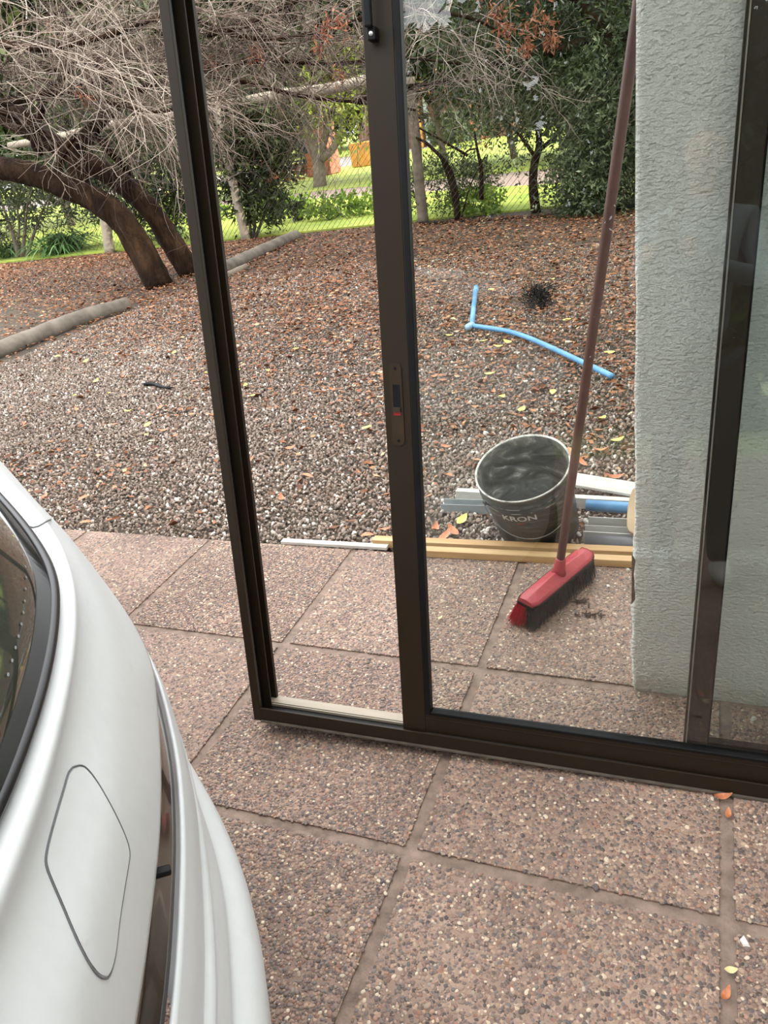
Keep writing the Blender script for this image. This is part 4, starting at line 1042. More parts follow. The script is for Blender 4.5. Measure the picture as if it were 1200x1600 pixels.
# twigs
tw_b = {'V': [], 'F': [], 'R': [], 'n': 0}
def twig(p, d, L, r, depth, tone, droop):
    seg = 5; pts = [p]; d = d / np.linalg.norm(d)
    for s in range(seg):
        d = d + RNG.normal(0, .20, 3) + np.array([0, 0, -droop * .12 * (1.0 if depth < 2 else .6)]); d /= np.linalg.norm(d)
        pts.append(pts[-1] + d * L / seg)
    b = MB(); b.tube(pts, list(np.linspace(r, r * .4, seg + 1)), 3 if r < .006 else 4, cap=False)
    k = tw_b['n']; tw_b['V'] += b.v; tw_b['F'] += [tuple(i + k for i in f) for f in b.f]; tw_b['R'] += [tone] * len(b.v); tw_b['n'] += len(b.v)
    if depth < 2:
        for c in range(RNG.integers(3, 6) if depth == 0 else RNG.integers(2, 4)):
            t = RNG.uniform(.2, .95); i = min(int(t * seg), seg - 1); q = pts[i] + (pts[i + 1] - pts[i]) * (t * seg - i)
            dd = (pts[i + 1] - pts[i]); dd = dd / np.linalg.norm(dd) + RNG.normal(0, .65, 3)
            twig(q, dd, L * RNG.uniform(.4, .75), max(.0022, r * .62), depth + 1, np.clip(tone + RNG.normal(0, .12), 0, 1), droop)
for q in big + [A3((165, 180, 6.3), (195, 155, 6.35), (240, 132, 6.4)), A3((60, 190, 6.45), (70, 150, 6.4), (110, 110, 6.3)), A3((118, 212, 6.0), (128, 190, 5.9))]:
    c = crom(q, 40); ln_ = np.linalg.norm(np.diff(c, axis=0), axis=1).sum()
    for k in range(int(ln_ * 19)):
        i = RNG.integers(0, 39); rightside = c[i][0] > -3.4 - .28 * (c[i][1] - 7.5)
        if rightside and RNG.random() < .55: continue
        d = c[i + 1] - c[i]; d /= np.linalg.norm(d)
        dd = np.array([0, 0, .35]) * rightside + d * RNG.uniform(.2, .9) + RNG.normal(0, .7, 3) * np.array([1, .7, 1]) + np.array([.25, 0, .12])
        twig(c[i], dd, RNG.uniform(.5, 1.25), RNG.uniform(.005, .009), 0, np.clip(RNG.normal(.42, .27), 0, 1), RNG.uniform(-.2, .8))
# pale drooping sprays in front of the trunks
for k in range(26):
    p = at_y(RNG.uniform(-10, 200), RNG.uniform(30, 130), RNG.uniform(5.0, 6.0)); twig(p, np.array([.8, 0, -.30]) + RNG.normal(0, .35, 3), RNG.uniform(.8, 1.4), .0048, 0, .85, .4)
for k in range(16):
    p = at_y(RNG.uniform(630, 760), RNG.uniform(0, 90), RNG.uniform(6.5, 8.0)); twig(p, np.array([.8, 0, -.45]) + RNG.normal(0, .4, 3), RNG.uniform(.6, 1.1), .005, 0, .7, .6)
o = np_mesh('twigs', np.array(tw_b['V']), np.array(tw_b['F']), m_twig, tr, {'rnd': np.array(tw_b['R'])}, smooth=True); tag(o, kind='stuff')
# rust-coloured dead leaves that still hang in the tree
bs_ = np.concatenate([np.array([at_y(x + RNG.normal(0, s), y + RNG.normal(0, s), Y) for _ in range(nn_)]) for x, y, Y, nn_, s in
      [(770, 10, 6.6, 16, 14), (800, 38, 6.6, 16, 16), (845, 20, 6.7, 18, 16), (862, 52, 6.7, 14, 8), (820, 62, 6.6, 10, 7), (530, 18, 6.8, 12, 12), (508, 45, 6.8, 10, 8), (497, 70, 6.8, 6, 5), (528, 105, 7, 6, 5), (398, 78, 6.8, 6, 6), (125, 140, 5.7, 5, 4), (330, 88, 6.7, 5, 5), (75, 32, 6.5, 4, 3), (760, 215, 7.5, 3, 3)]])
V, Fc = sprays(bs_, unit(RNG.normal(0, .3, (len(bs_), 3)) + np.array([0, 0, -1.])), RNG.uniform(.05, .13, len(bs_)), 5, .075, .018, .1)
o = np_mesh('dead_leaves', V, Fc, MG['rust'], tr, {'rnd': RNG.random(len(V))}); tag(o, kind='stuff')

# --- chain-link fence with wooden posts and rail
fe = empty('chain_link_fence', (-3, 9.2, 0), 'rusty chain link fence with rough wooden posts behind the yard', 'fence')
def wires(fx0, fx1, h0, h1, pitch, name, r=.0024):
    V, Fc = [], []; sl = 1.0
    n_ = int((fx1 - fx0) / pitch)
    H_ = h1 - h0
    for sgn in (1, -1):
        for i in range(-int(H_ / pitch), n_ + int(H_ / pitch)):
            u0 = fx0 + i * pitch; u1 = u0 + sgn * H_ * sl
            z0, z1 = h0, h1
            a, b_ = u0, u1
            if sgn < 0: a, b_ = u0 + H_, u0
            # clip to the panel
            t0, t1 = 0.0, 1.0; d = b_ - a
            for lo, hi in ((fx0, fx1),):
                ta, tb = (lo - a) / d, (hi - a) / d
                if ta > tb: ta, tb = tb, ta
                t0, t1 = max(t0, ta), min(t1, tb)
            if t1 - t0 < .03: continue
            P = []
            for t in np.linspace(t0, t1, 4):
                x = a + d * t; P.append((x, fence_y(x) + .004 * sgn + .02 * math.sin(x * 1.3), z0 + (z1 - z0) * t))
            k = len(V)
            for p in P:
                for s_ in ((-r, 0), (r * .5, r), (r * .5, -r)): V.append((p[0] + s_[0], p[1] + s_[1], p[2] - s_[0]))
            for q in range(3):
                for c in range(3): Fc.append((k + q * 3 + c, k + q * 3 + (c + 1) % 3, k + q * 3 + 3 + (c + 1) % 3, k + q * 3 + 3 + c))
    o = np_mesh(name, np.array(V), np.array(Fc), m_wire_rust, fe); tag(o, kind='stuff')
m_wire_rust = noise_mat('rusty_wire', two('4e453c', '6f655a'), 5, .6, metal=.3)
wires(-13.5, 1.4, .02, 1.42, .085, 'wire_mesh')
limb(fe, 'post', A3((385, 378, 9.35), (372, 320, 9.38), (355, 245, 9.4), (334, 150, 9.42)), .075, .06, m_pale, 10)
limb(fe, 'post', A3((662, 350, 9.22), (655, 285, 9.25), (648, 200, 9.25), (640, 120, 9.25)), .075, .06, m_greybark, 10)
limb(fe, 'post', A3((172, 395, 9.5), (165, 350, 9.5), (158, 300, 9.5)), .09, .08, m_pale, 10)
limb(fe, 'rail', A3((15, 228, 9.5), (100, 212, 9.5), (200, 190, 9.5), (275, 178, 9.5), (340, 166, 9.5), (440, 148, 9.5), (520, 138, 9.5), (575, 125, 9.5)), .055, .075, m_pale, 10)
limb(fe, 'bottom_cable', A3((655, 349, 9.15), (720, 346, 9.05), (800, 342, 8.9), (880, 335, 8.72), (950, 327, 8.5), (1010, 318, 8.3)), .022, .022, m_black, 6)
# loose netting sagging in front of the trunks
b = MB()
for i in range(17):
    x0 = 20 + i * 14
    b.tube(A3((x0, 418, 6.8), (x0 + 20, 440, 6.3), (x0 + 44, 468, 5.9)), .003, 3, cap=False); b.tube(A3((x0 + 40, 418, 6.8), (x0 + 20, 440, 6.3), (x0 + 2, 468, 5.9)), .003, 3, cap=False)
nt_ = b.build('loose_netting', m_wire_rust); tag(nt_, 'loose sagging piece of wire netting before the leaning trunks', 'netting')

# --- shrubs and trees along the fence
def shrub(name, label, cat, base, ells, n, m, ll, lw, key, stems=(), group=None, **kw):
    t = empty(name, base, label, cat, group)
    crown('foliage', t, ells, n, m, ll, lw, key, **kw)
    for q, r0, r1, mat in stems: limb(t, 'stem', q, r0, r1, mat, 6)
    return t
E_ = lambda x, y, Y, rx, ry, rz: (*at_y(x, y, Y), rx, ry, rz)
def st(pts, r0=.03, r1=.012, mat=None): return (A3(*pts), r0, r1, mat or m_greybark)
shrub('oleander_shrub', 'tall dark oleander shrub beside the leaning fence post', 'shrub', at_z(395, 372), [E_(398, 245, 9.75, .42, .4, .7), E_(375, 185, 9.8, .45, .4, .45), E_(425, 190, 9.9, .32, .4, .40), E_(398, 300, 9.75, .38, .35, .32)],
      760, 10, .15, .032, 'dark', [st(((392, 372, 9.6), (388, 320, 9.7), (380, 250, 9.8))), st(((396, 372, 9.6), (402, 310, 9.7), (420, 240, 9.8))), st(((399, 372, 9.6), (420, 320, 9.7), (442, 290, 9.75)))], sprig=.36)
shrub('leafy_bush', 'dark leafy bush behind the two leaning trunks', 'shrub', at_z(235, 345), [E_(200, 260, 9.9, 1.0, .5, .8), E_(255, 250, 10, .7, .5, .8), E_(245, 310, 9.9, .5, .4, .4), E_(130, 230, 10.2, .9, .6, .8)], 1000, 9, .13, .036, 'dark', [st(((205, 372, 9.8), (210, 320, 9.9), (205, 250, 9.9)))], sprig=.4)
shrub('grassy_shrub', 'twiggy dull green shrub at the far left beyond the bed', 'shrub', at_z(30, 395), [E_(30, 310, 10.2, .8, .5, .6), E_(90, 310, 10.4, .6, .5, .5), E_(-20, 340, 10, .6, .5, .6), E_(60, 260, 10.5, .9, .6, .5)], 520, 8, .14, .028, 'olive',
      [st(((30, 402, 10), (15, 350, 10.1), (-5, 300, 10.2)), .05), st(((35, 402, 10), (40, 350, 10.1), (45, 300, 10.2)), .04), st(((42, 402, 10), (58, 350, 10.1), (80, 300, 10.2)), .035), st(((25, 402, 10), (30, 350, 10.2), (20, 290, 10.2)), .03)], sprig=.4)
# strap-leaved clumps
def strap_clump(px, py, label, n, L, name='strap_leaf_clump'):
    c = at_z(px, py, GZ); V, Fc, Rn = [], [], []
    for i in range(n):
        a = RNG.uniform(0, 6.28); l = L * RNG.uniform(.6, 1.15); w = .018 * RNG.uniform(.8, 1.3); el = RNG.uniform(.7, 1.35); o_ = c + np.array([RNG.normal(0, .12), RNG.normal(0, .12), 0])
        d = np.array([math.cos(a), math.sin(a), 0]); s_ = np.array([-d[1], d[0], 0]); k = len(V); tone = np.clip(RNG.normal(.5, .22), 0, 1)
        for j in range(7):
            t = j / 6; r_ = l * (math.cos(el) * t + .35 * t * t); z_ = l * (math.sin(el) * t - .75 * t ** 2.4)
            p = o_ + d * r_ + np.array([0, 0, max(z_, .01)]); ww_ = w * (1 - t ** 3) + .001
            V += [p - s_ * ww_, p + s_ * ww_]; Rn += [tone, tone]
        for j in range(6): Fc.append((k + 2 * j, k + 2 * j + 2, k + 2 * j + 3, k + 2 * j + 1))
    t_ = empty(name, c, label, 'plant'); o = np_mesh('strap_leaves', np.array(V), np.array(Fc), MG['strap'], t_, {'rnd': np.array(Rn)}); tag(o, kind='stuff')
strap_clump(105, 395, 'clump of long green strap leaves left of the tree trunks', 260, .95)
strap_clump(20, 402, 'smaller strap leaved clump at the far left edge', 150, .8)
strap_clump(265, 372, 'small strap leaved tuft half hidden behind the second trunk', 90, .6)
# low bright weeds along the fence foot
def weeds(px, py, Y, rx, label, n=130, key='light'):
    c = at_z(px, py, 0); shrub('weed_patch', label, 'weeds', tuple(c), [(c[0], c[1], .14, rx, .3, .20)], n, 8, .07, .045, key, sprig=.16, shell=.2)
weeds(440, 335, 9.7, .8, 'bright green weeds at the fence foot near the oleander', 220)
weeds(540, 338, 9.7, .8, 'bright green weeds at the fence foot beside the lock stile', 200)
weeds(745, 332, 9.2, .45, 'low green weeds beside the fence below the bare shrub', 110)
weeds(275, 345, 9.8, .5, 'green weeds behind the second leaning trunk', 110)
weeds(330, 345, 9.8, .4, 'green weeds seen just behind the left jamb', 90)
# dark low plant in the weeds
shrub('low_dark_plant', 'small dark leafy plant among bright weeds in the doorway', 'plant', tuple(at_z(450, 345)), [(*(at_z(450, 345) + np.array([0, 0, .15])), .3, .25, .22)], 70, 7, .11, .05, 'dark', sprig=.2)

# right-hand side, seen through the glass
shrub('rounded_bush', 'feathery dome shaped green bush against the fence behind glass', 'shrub', tuple(at_z(700, 330)), [E_(695, 285, 9.9, .62, .55, .38), E_(730, 285, 10, .38, .4, .30)], 620, 9, .055, .018, 'olive', sprig=.2, shell=.75)
shrub('twiggy_shrub', 'nearly bare dark stems of a shrub in front of the rounded bush', 'shrub', tuple(at_z(715, 342)), [E_(735, 205, 9.3, .35, .25, .15)], 26, 5, .06, .02, 'olive',
      [st(((715, 345, 9.2), (712, 300, 9.2), (700, 260, 9.2), (668, 225, 9.2), (650, 215, 9.2)), .045, .015, m_bark), st(((714, 330, 9.2), (703, 285, 9.2), (690, 250, 9.2), (680, 235, 9.2)), .03, .012, m_bark), st(((752, 312, 9.2), (752, 265, 9.2), (746, 235, 9.2), (741, 205, 9.2)), .035, .012, m_bark), st(((731, 243, 9.2), (700, 225, 9.2), (655, 200, 9.2)), .02, .01, m_bark), st(((745, 232, 9.2), (730, 236, 9.2), (722, 250, 9.2)), .015, .008, m_bark), st(((720, 345, 9.2), (735, 290, 9.2), (760, 240, 9.2)), .014, .006, m_bark)])
shrub('small_tree', 'small tree with fine grey leaves and slim trunk behind the glass', 'tree', tuple(at_z(834, 325)), [E_(805, 180, 9.6, .38, .35, .22), E_(845, 160, 9.6, .55, .45, .40), E_(785, 145, 9.8, .4, .35, .25), E_(822, 252, 9.5, .3, .25, .07), E_(865, 115, 9.7, .55, .45, .45)], 620, 9, .06, .028, 'grey',
      [st(((838, 335, 9.3), (833, 290, 9.35), (835, 255, 9.4), (842, 230, 9.5), (840, 190, 9.6)), .075, .04, m_bark), st(((842, 235, 9.5), (870, 210, 9.6), (885, 170, 9.6)), .035, .015, m_bark), st(((836, 245, 9.5), (815, 215, 9.6), (790, 190, 9.6)), .03, .012, m_bark)], sprig=.35)
shrub('evergreen_bush', 'big drooping grey green evergreen bush beside the white wall', 'shrub', tuple(at_z(930, 320)), [E_(945, 270, 8.9, .50, .6, .5), E_(970, 200, 9.1, .48, .6, .6), E_(918, 292, 8.9, .36, .5, .28), E_(950, 165, 9.2, .40, .5, .4), E_(985, 120, 9.3, .6, .6, .6), E_(975, 290, 8.8, .5, .5, .4)], 3200, 10, .070, .024, 'grey',
      [st(((965, 320, 8.9), (962, 250, 9.0), (958, 150, 9.1), (950, 60, 9.2), (945, -30, 9.2)), .09, .05, m_bark)], sprig=.4, droop=.45)
# dark tree over the right side: bough across the top
t = empty('dark_evergreen_tree', at_z(965, 318), 'dark tree with a horizontal bough above the evergreen bush', 'tree')
crown('foliage', t, [E_(900, 40, 9.8, .9, .7, .5), E_(980, 30, 9.6, .8, .7, .6), E_(830, 95, 10, .6, .5, .3), E_(780, 110, 10.2, .6, .5, .3), E_(930, -40, 9.8, 1.2, .8, .7), E_(800, -50, 10, .9, .8, .6), E_(740, 60, 10.5, .6, .6, .5)], 1500, 9, .11, .030, 'dark', sprig=.45, droop=.6)
limb(t, 'bough', A3((1000, 58, 9.2), (940, 66, 9.3), (880, 75, 9.4), (820, 88, 9.5), (770, 100, 9.6)), .10, .05, m_bark)
limb(t, 'bough', A3((975, 130, 9.2), (955, 60, 9.3), (935, 30, 9.3), (905, 0, 9.4), (880, -40, 9.4)), .11, .07, m_bark)

# --- beyond the fence: verge trees, house, pillars
def bgtree(name, label, base, ells, n, key, ll=.2, lw=.09, trunk=None, group='trees beyond the fence', **kw):
    t = empty(name, base, label, 'tree', group)
    crown('foliage', t, ells, n, 9, ll, lw, key, sprig=kw.pop('sprig', .7), **kw)
    for q in (trunk or []): limb(t, 'trunk', *q)
    return t
# pale-barked tree on the lawn in front of a brick pillar
bgtree('street_tree', 'pale barked tree forking low in front of the brick pillar', tuple(at_z(498, 290)), [E_(545, 160, 17.5, 1.0, .9, .5), E_(480, 145, 18, 1.2, 1.0, .6), E_(575, 120, 18, .8, .9, .6)], 420, 'yellow', .16, .06,
       [(A3((500, 292, 18.0), (498, 262, 18), (494, 235, 18), (482, 205, 18), (470, 180, 18)), .19, .09, m_greybark), (A3((499, 250, 18), (505, 225, 18), (512, 195, 18), (510, 170, 18)), .12, .07, m_greybark), (A3((503, 248, 18), (520, 232, 18), (533, 205, 18), (536, 180, 18)), .11, .06, m_greybark), (A3((490, 225, 18), (478, 212, 18), (455, 200, 18)), .09, .05, m_greybark)], group=None)
m_brick = noise_mat('salmon_brick', [(.3, srgb('a5624c')), (.7, srgb('c98468'))], 9, .85, .5, 40)
m_ochre = noise_mat('ochre_render', two('c0843f', 'd9a35a'), 3, .85)
def block(name, label, cat, x0, x1, ytop, ybot, Y, depth, mat, extra=None):
    a, b_ = at_y(x0, ybot, Y), at_y(x1, ybot, Y); t_ = at_y((x0 + x1) / 2, ytop, Y)
    t = empty(name, ((a[0] + b_[0]) / 2, Y + depth / 2, 0), label, cat)
    m = MB(); m.box((a[0], Y, 0), (b_[0], Y + depth, t_[2])); m.build('body', mat, t, .02)
    return t, a[0], b_[0], t_[2]
t, x0, x1, zt = block('brick_pillar', 'salmon brick pillar behind the forked pale tree', 'pillar', 480, 518, 178, 275, 22.0, .8, m_brick)
for k in range(int(zt / .16)):
    m = MB(); m.box((x0 - .012, 21.985, k * .16 + .012), (x1 + .012, 22.0, k * .16 + .15)); m.build('brick_course', m_brick, t)
t, *_ = block('ochre_wall', 'sunlit ochre garden wall right of the forked pale tree', 'wall', 548, 582, 222, 248, 24.0, .4, m_ochre)
m_dark = noise_mat('black_painted_metal', two('17181a', '26272a'), 6, .5)
sg = empty('street_sign', at_z(478, 262), 'black sign panel on a post left of the brick pillar', 'sign')
b = MB(); b.bar(at_y(467, 210, 21), at_y(477, 241, 21), .28, .10, (0, -1, 0)); b.build('panel', m_dark, sg)
b = MB(); b.tube([at_y(474, 241, 21.1), at_y(478, 270, 21.1)], .05, 8); b.build('post', m_dark, sg)
b = MB(); b.add([at_y(472.2 + 1.6 * math.cos(a), 217 + 2.2 * math.sin(a), 20.85) for a in np.linspace(0, 6.28, 9)[:-1]], [tuple(range(8))]); b.build('white_mark', m_crumb, sg)
bn = empty('garden_bench', at_z(465, 270), 'dark slatted garden bench beside the pavement beyond the lawn', 'bench')
for py in (252, 257, 262):
    b = MB(); b.bar(at_y(450, py + 3, 21.5 + (py - 252) * .05), at_y(476, py, 21.5 + (py - 252) * .05), .14, .05); b.build('slat', m_dark, bn)
for px in (453, 474):
    b = MB(); b.bar(at_y(px, 255, 21.6), at_y(px + 1, 271, 21.6), .08, .08, (0, 1, 0)); b.build('leg', m_dark, bn)
shrub('pink_flowers', 'patch of pink flowers below the dark bench', 'flowers', tuple(at_z(458, 272)), [E_(458, 269, 20.8, .38, .3, .16)], 60, 7, .10, .08, 'rust', sprig=.12)
t, *_ = block('brick_planter', 'low red planter half hidden behind the oleander shrub', 'planter', 404, 420, 250, 268, 20.5, .6, noise_mat('red_enamel', two('a8442e', 'c05a3e'), 4, .5))
# house behind the trees on the right
hs_ = empty('brick_house', at_z(705, 215), 'brick house with a tiled roof behind the lawn', 'house')
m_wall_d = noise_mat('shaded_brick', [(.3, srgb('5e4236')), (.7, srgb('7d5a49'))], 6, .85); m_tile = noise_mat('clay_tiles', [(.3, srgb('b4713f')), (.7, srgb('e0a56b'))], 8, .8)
Yh = 32.0
a, b_ = at_y(560, 210, Yh), at_y(800, 190, Yh); zt = at_y(705, 138, Yh)[2]
m = MB(); m.box((a[0], Yh, 0), (b_[0], Yh + 5, zt)); m.build('facade', m_wall_d, hs_)
m = MB(); m.add([(a[0] - .5, Yh - .6, zt - .05), (b_[0] + .5, Yh - .6, zt - .05), (b_[0] + .5, Yh + 2.5, zt + 1.25), (a[0] - .5, Yh + 2.5, zt + 1.25), (a[0] - .5, Yh + 5.6, zt - .05), (b_[0] + .5, Yh + 5.6, zt - .05)], [(0, 1, 2, 3), (3, 2, 5, 4), (0, 3, 4), (1, 5, 2), (0, 4, 5, 1)]); rf = m.build('roof', m_tile, hs_)
for k in range(int((b_[0] - a[0] + 1) / .28)):
    m = MB(); x = a[0] - .5 + .28 * k + .14; m.tube([(x, Yh - .66, zt - .04), (x, Yh + 2.5, zt + 1.29)], .09, 6); m.build('tile_row', m_tile, rf)
for px0, px1, mat in ((652, 662, m_ochre), (738, 758, m_brick), (668, 673, noise_mat('pale_door', two('a3aab0', 'c0c6ca'), 4, .6)), (727, 734, m_galv)):
    p0, p1_ = at_y(px0, 205, Yh), at_y(px1, 205, Yh); m = MB(); m.box((p0[0], Yh - .25, 0), (p1_[0], Yh - .001, zt - .15)); m.build('wall_panel', mat, hs_)
shrub('clipped_bush', 'clipped pale green bush in front of the brick house', 'shrub', tuple(at_z(715, 217)), [E_(722, 196, 28, 1.1, .8, .50), E_(698, 204, 28, .7, .6, .36)], 420, 8, .12, .07, 'grey', sprig=.25, shell=.8)
# trees far behind
for i, (px, py, Y, rx, rz, key) in enumerate([(20, 130, 15, 2.0, 1.5, 'dark'), (150, 60, 16, 2.2, 1.6, 'olive'), (60, 30, 14, 1.6, 1.2, 'olive'), (270, 190, 38, 4.5, 2.2, 'dark'), (330, 60, 18, 2.4, 1.3, 'dark'), (440, 50, 19, 2.2, 1.3, 'dark'), (560, 60, 19, 2.3, 1.4, 'olive'), (400, 140, 40, 5.0, 2.0, 'dark'), (560, 105, 42, 5.0, 2.2, 'dark'),
      (640, -80, 19, 1.2, .7, 'dark'), (770, 60, 19, 1.7, 1.2, 'dark'), (870, 50, 18, 2.2, 1.2, 'olive'), (850, 85, 44, 6.5, 2.6, 'yellow'), (960, 40, 16, 2.2, 1.6, 'dark'), (-90, 200, 15, 2.2, 1.8, 'dark'), (790, 130, 36, 2.6, 1.3, 'yellow'), (170, 208, 40, 5.0, 2.0, 'dark'), (50, 222, 36, 5.0, 2.0, 'dark'), (640, 40, 50, 2.6, 1.3, 'olive'), (-10, 20, 17, 2.2, 1.6, 'dark'), (350, 205, 41, 5.0, 1.8, 'dark'), (470, 178, 46, 5.0, 1.7, 'olive')]):
    c = at_y(px, py, Y)
    lab = ['dense dark tree crown', 'dull olive tree crown', 'yellow green sunlit tree crown'][['dark', 'olive', 'yellow'].index(key)] + ' ' + ['behind the far left shrub', 'behind the twig tangle upper left', 'above the left twigs', 'far away behind the leaning trunks', 'behind the twigs between jamb and stile', 'at the top of the open doorway', 'beside the lock stile top', 'behind the oleander shrub', 'far behind the ochre wall', 'high above the lock stile', 'under the hanging rust leaves', 'behind the small grey leaved tree', 'beyond the lawn at the right', 'behind the evergreen bush by the wall', 'past the left edge bed', 'beside the brick house', 'low behind the second trunk', 'low behind the strap leaf clump', 'above the brick house roof', 'at the upper left corner', 'far behind the leaning fence post', 'far behind the forked pale tree'][i]
    bgtree('distant_tree', lab, (c[0], Y, 0), [(c[0], Y, c[2], rx, rx * .7, rz), (c[0] + rx * .5, Y + .5, c[2] - rz * .4, rx * .7, rx * .6, rz * .7), (c[0] - rx * .5, Y + .3, c[2] + rz * .2, rx * .7, rx * .6, rz * .7)], 620 if Y < 30 else 1500, key, .26, .12,
           [([(c[0] + .3, Y + .2, 0), (c[0] + .1, Y + .2, max(.6, c[2] * .5)), (c[0], Y, max(1.0, c[2]))], .09 if Y < 25 else .2, .05, m_greybark)], sprig=.8, zmin=.3)

# --- trees behind the photographer: only the panes mirror them
for i, (x, y, z, r) in enumerate([(-4.5, -10, 3.6, 2.6), (-.5, -11, 3.9, 2.8), (3.2, -10, 3.8, 2.6), (-8, -11, 4, 3.0), (6.4, -11, 4.0, 2.8)]):
    bgtree('garden_tree', 'leafy tree standing behind the photographer, mirrored in the panes', (x, y, 0), [(x, y, z, r, 1.3, r * .95), (x, y - 1.2, z, r * 1.1, .8, r), (x + .8, y - .6, z - 1.6, r * .8, 1.2, r * .8), (x, y + .8, 1.1, r * 1.05, .8, 1.3)], 1900, 'dark', .3, .14, [([(x, y, 0), (x, y, z)], .2, .1, m_bark)], sprig=.7, zmin=.2, group='trees behind the photographer')
#==PART4==
# ------------------------------------------------------------------ the photographer, seen only as a faint reflection in the panes
def skin_body(name, chains, mat, parent, root):
    """one continuous surface grown from connected joints: chains of (point, radius); equal points are welded"""
    V, E, Rd, key = [], [], [], {}
    def vid(p, r):
        k = tuple(round(float(c), 4) for c in p)
        if k not in key: key[k] = len(V); V.append(k); Rd.append(r)
        return key[k]
    for ch in chains:
        ids = [vid(p, r) for p, r in ch]
        E += list(zip(ids[:-1], ids[1:]))
    me = bpy.data.meshes.new(name); me.from_pydata(V, E, [])
    o = link(name, me, None, parent)
    me.materials.append(mat)
    md = o.modifiers.new('skin', 'SKIN'); md.use_smooth_shade = True
    for sv, r in zip(me.skin_vertices[0].data, Rd): sv.radius = (r, r)
    me.skin_vertices[0].data[key[tuple(round(float(c), 4) for c in root)]].use_root = True
    sb = o.modifiers.new('smooth', 'SUBSURF'); sb.levels = 2; sb.render_levels = 2
    return o
m_skin = noise_mat('skin', two('b98a72', 'c89a80'), 6, .5); m_shirt = noise_mat('blue_grey_sweatshirt', two('6f7c86', '85929b'), 20, .9, .3, 120)
m_jeans = noise_mat('dark_jeans', two('2b323e', '3a4250'), 40, .9, .3, 200); m_hair = noise_mat('dark_hair', two('1d1714', '33281f'), 30, .5, .6, 90, stretch=(6, 6, .6))
m_phone = noise_mat('black_phone_glass', two('101113', '1a1b1e'), 6, .12)
PC = np.array([.70, -1.98, 0.0])
person = empty('person', PC, 'person in blue grey sweatshirt holding up a phone, mirrored faintly in the panes', 'person')
px_, py_ = PC[0], PC[1]
def pp(x, y, z): return np.array([px_ + x, py_ + y, z])
pel = pp(0, 0, .96)
neck = pp(0, .015, 1.50)
grip = CAM - R3[2] * .030 + np.array([.02, -.0, -.085])            # where the hands close on the phone
HR, HL = grip + np.array([.050, -.012, -.02]), grip + np.array([-.055, -.012, -.03])
chains = [[(pel, .135), (pp(0, .01, 1.10), .125), (pp(0, .01, 1.27), .145), (pp(0, .0, 1.41), .115), (neck, .058), (pp(0, .03, 1.56), .055)]]
for s, hand in ((1, HR), (-1, HL)):
    sh = pp(s * .17, -.005, 1.425); el = pp(s * .23, .10, 1.19); wr = hand + np.array([s * .030, -.05, -.045])
    chains.append([(pp(0, .0, 1.41), .115), (sh, .068), (.5 * (sh + el), .052), (el, .045), (.5 * (el + wr), .040), (wr, .031)])
body = skin_body('sweatshirt_body', chains, m_shirt, person, pel)
legs = []
for s in (1, -1):
    legs.append([(pel, .13), (pp(s * .09, 0, .86), .095), (pp(s * .10, .02, .50), .065), (pp(s * .11, -.01, .12), .048), (pp(s * .11, -.015, .065), .045)])
skin_body('trousers', legs, m_jeans, person, pel)
m_shoe = noise_mat('white_shoe', two('c9c8c4', 'e0dfdb'), 20, .6)
for s in (1, -1):
    skin_body('shoe', [[(pp(s * .11, -.05, .045), .042), (pp(s * .115, .05, .042), .044), (pp(s * .12, .15, .034), .034)]], m_shoe, person, pp(s * .11, -.05, .045))
# head: one sculpted surface with brow, nose, lips, chin, ears
bm = bmesh.new(); bmesh.ops.create_uvsphere(bm, u_segments=40, v_segments=32, radius=1)
hc = pp(0, .05, 1.675)
for v_ in bm.verts:
    x, y, z = v_.co
    f_ = max(0.0, y)
    w = .075 * (1 - .22 * max(0, -z) ** 1.4); d = .095; h = .118
    X, Y, Z = x * w, y * d, z * h
    if z < -.2: Y += .016 * f_ * min(1, (-z - .2) * 1.6)                                   # jaw
    nose = math.exp(-((x / .16) ** 2)) * math.exp(-(((z + .12) / .20) ** 2)) * (f_ > .6); Y += .024 * nose
    for ex in (-.42, .42): Y -= .010 * math.exp(-((x - ex) / .17) ** 2 - ((z - .06) / .11) ** 2) * (f_ > .4)
    Y += .006 * math.exp(-(x / .26) ** 2 - ((z + .46) / .07) ** 2) * (f_ > .5)
    Y += .005 * math.exp(-(x / .6) ** 2 - ((z - .22) / .08) ** 2) * (f_ > .4)
    if abs(x) > .86 and abs(z) < .28 and -.4 < y < .25: X += math.copysign(.016, x)
    v_.co = Vector(hc + np.array([X, Y, Z]))
me = bpy.data.meshes.new('head'); bm.to_mesh(me); bm.free(); me.polygons.foreach_set('use_smooth', [True] * len(me.polygons))
head = link('head', me, m_skin, person)
skin_body('neck', [[(pp(0, .02, 1.47), .056), (pp(0, .035, 1.60), .054)]], m_skin, person, pp(0, .02, 1.47))
for ex in (-.032, .032):
    b = MB(); b.lathe([(0, -.010), (.008, -.006), (.0105, 0), (.008, .006), (0, .010)], 12, np.array([[1, 0, 0], [0, 0, 1], [0, -1, 0.]]), hc + np.array([ex, .082, .008])); b.build('eye', m_black, head)
b = MB(); b.bar(hc + np.array([-.024, .094, -.056]), hc + np.array([.024, .094, -.056]), .008, .009); b.build('mouth', noise_mat('lips', two('8a4a44', 'a05a52'), 9, .5), head, .003)
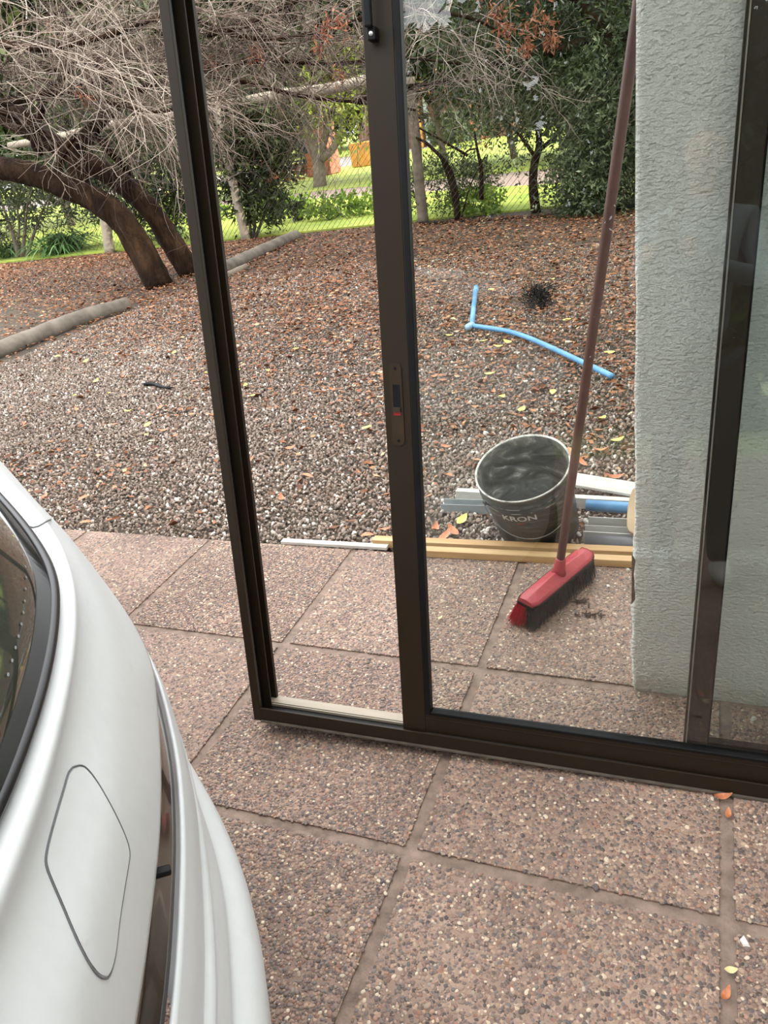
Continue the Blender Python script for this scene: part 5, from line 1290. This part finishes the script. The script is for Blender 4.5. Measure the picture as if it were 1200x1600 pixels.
# hair: cap and long sides
b = MB(); prof = []
V_, F_ = [], []
n1, n2 = 32, 14
for i in range(n2):
    th = math.pi * .52 * i / (n2 - 1)
    for k in range(n1):
        a = 2 * math.pi * k / n1; back = .5 - .5 * math.sin(a); ext = th * (.72 + .55 * back)
        V_.append(hc + np.array([.086 * math.sin(ext) * math.cos(a), -.006 + .106 * math.sin(ext) * math.sin(a), .012 + .122 * math.cos(ext)]))
for i in range(n2 - 1):
    for k in range(n1): F_.append((i * n1 + k, (i + 1) * n1 + k, (i + 1) * n1 + (k + 1) % n1, i * n1 + (k + 1) % n1))
b.add(V_, F_, True); hr_ = b.build('hair', m_hair, head)
for s in (-1, 1):
    q = [hc + np.array([s * .074, .01, .05]), hc + np.array([s * .086, .01, -.03]), hc + np.array([s * .088, .02, -.13]), hc + np.array([s * .08, .045, -.23])]
    b = MB(); b.tube(crom(q, 12), list(np.linspace(.026, .016, 12)), 10); b.build('hair_lock', m_hair, head)
# hands: palm, four bent fingers and a thumb around the phone's edges
def hand(name, c, s):
    chains = []; palm0 = c + np.array([s * .028, -.048, -.042]); palm = c + np.array([s * .018, -.030, -.010])
    chains.append([(palm0, .026), (palm, .025)])
    for k, (l, dz) in enumerate(((.88, .030), (1.0, .011), (.95, -.008), (.78, -.026))):
        b0 = palm + np.array([s * .008, .012, dz * .8]); b1 = b0 + np.array([s * .006, .028 * l, .004]); b2 = b1 + np.array([-s * .016 * l, .018 * l, .002]); b3 = b2 + np.array([-s * .020 * l, .002, 0])
        chains.append([(palm, .025), (b0, .0092), (b1, .0088), (b2, .0082), (b3, .0068)])
    t0 = palm0 + np.array([-s * .010, .004, .018]); t1 = t0 + np.array([-s * .018, .006, .024]); t2 = t1 + np.array([-s * .014, .010, .018])
    chains.append([(palm0, .026), (t0, .0125), (t1, .0105), (t2, .0085)])
    return skin_body(name, chains, m_skin, person, palm0)
hand('hand', HR, 1); hand('hand', HL, -1)
# the phone hangs just behind the lens it takes the picture with
u_, w_, f_ = R3[0], -R3[1], R3[2]
ctr = CAM - f_ * .012 - w_ * .060 + u_ * .022
b = MB(); b.box((-.037, -.076, -.004), (.037, .076, .004), np.stack([u_, w_, -f_], 1), ctr)
ph = tag(b.build('phone', m_phone, None, .003), 'black phone held up by the person mirrored in the panes', 'phone')
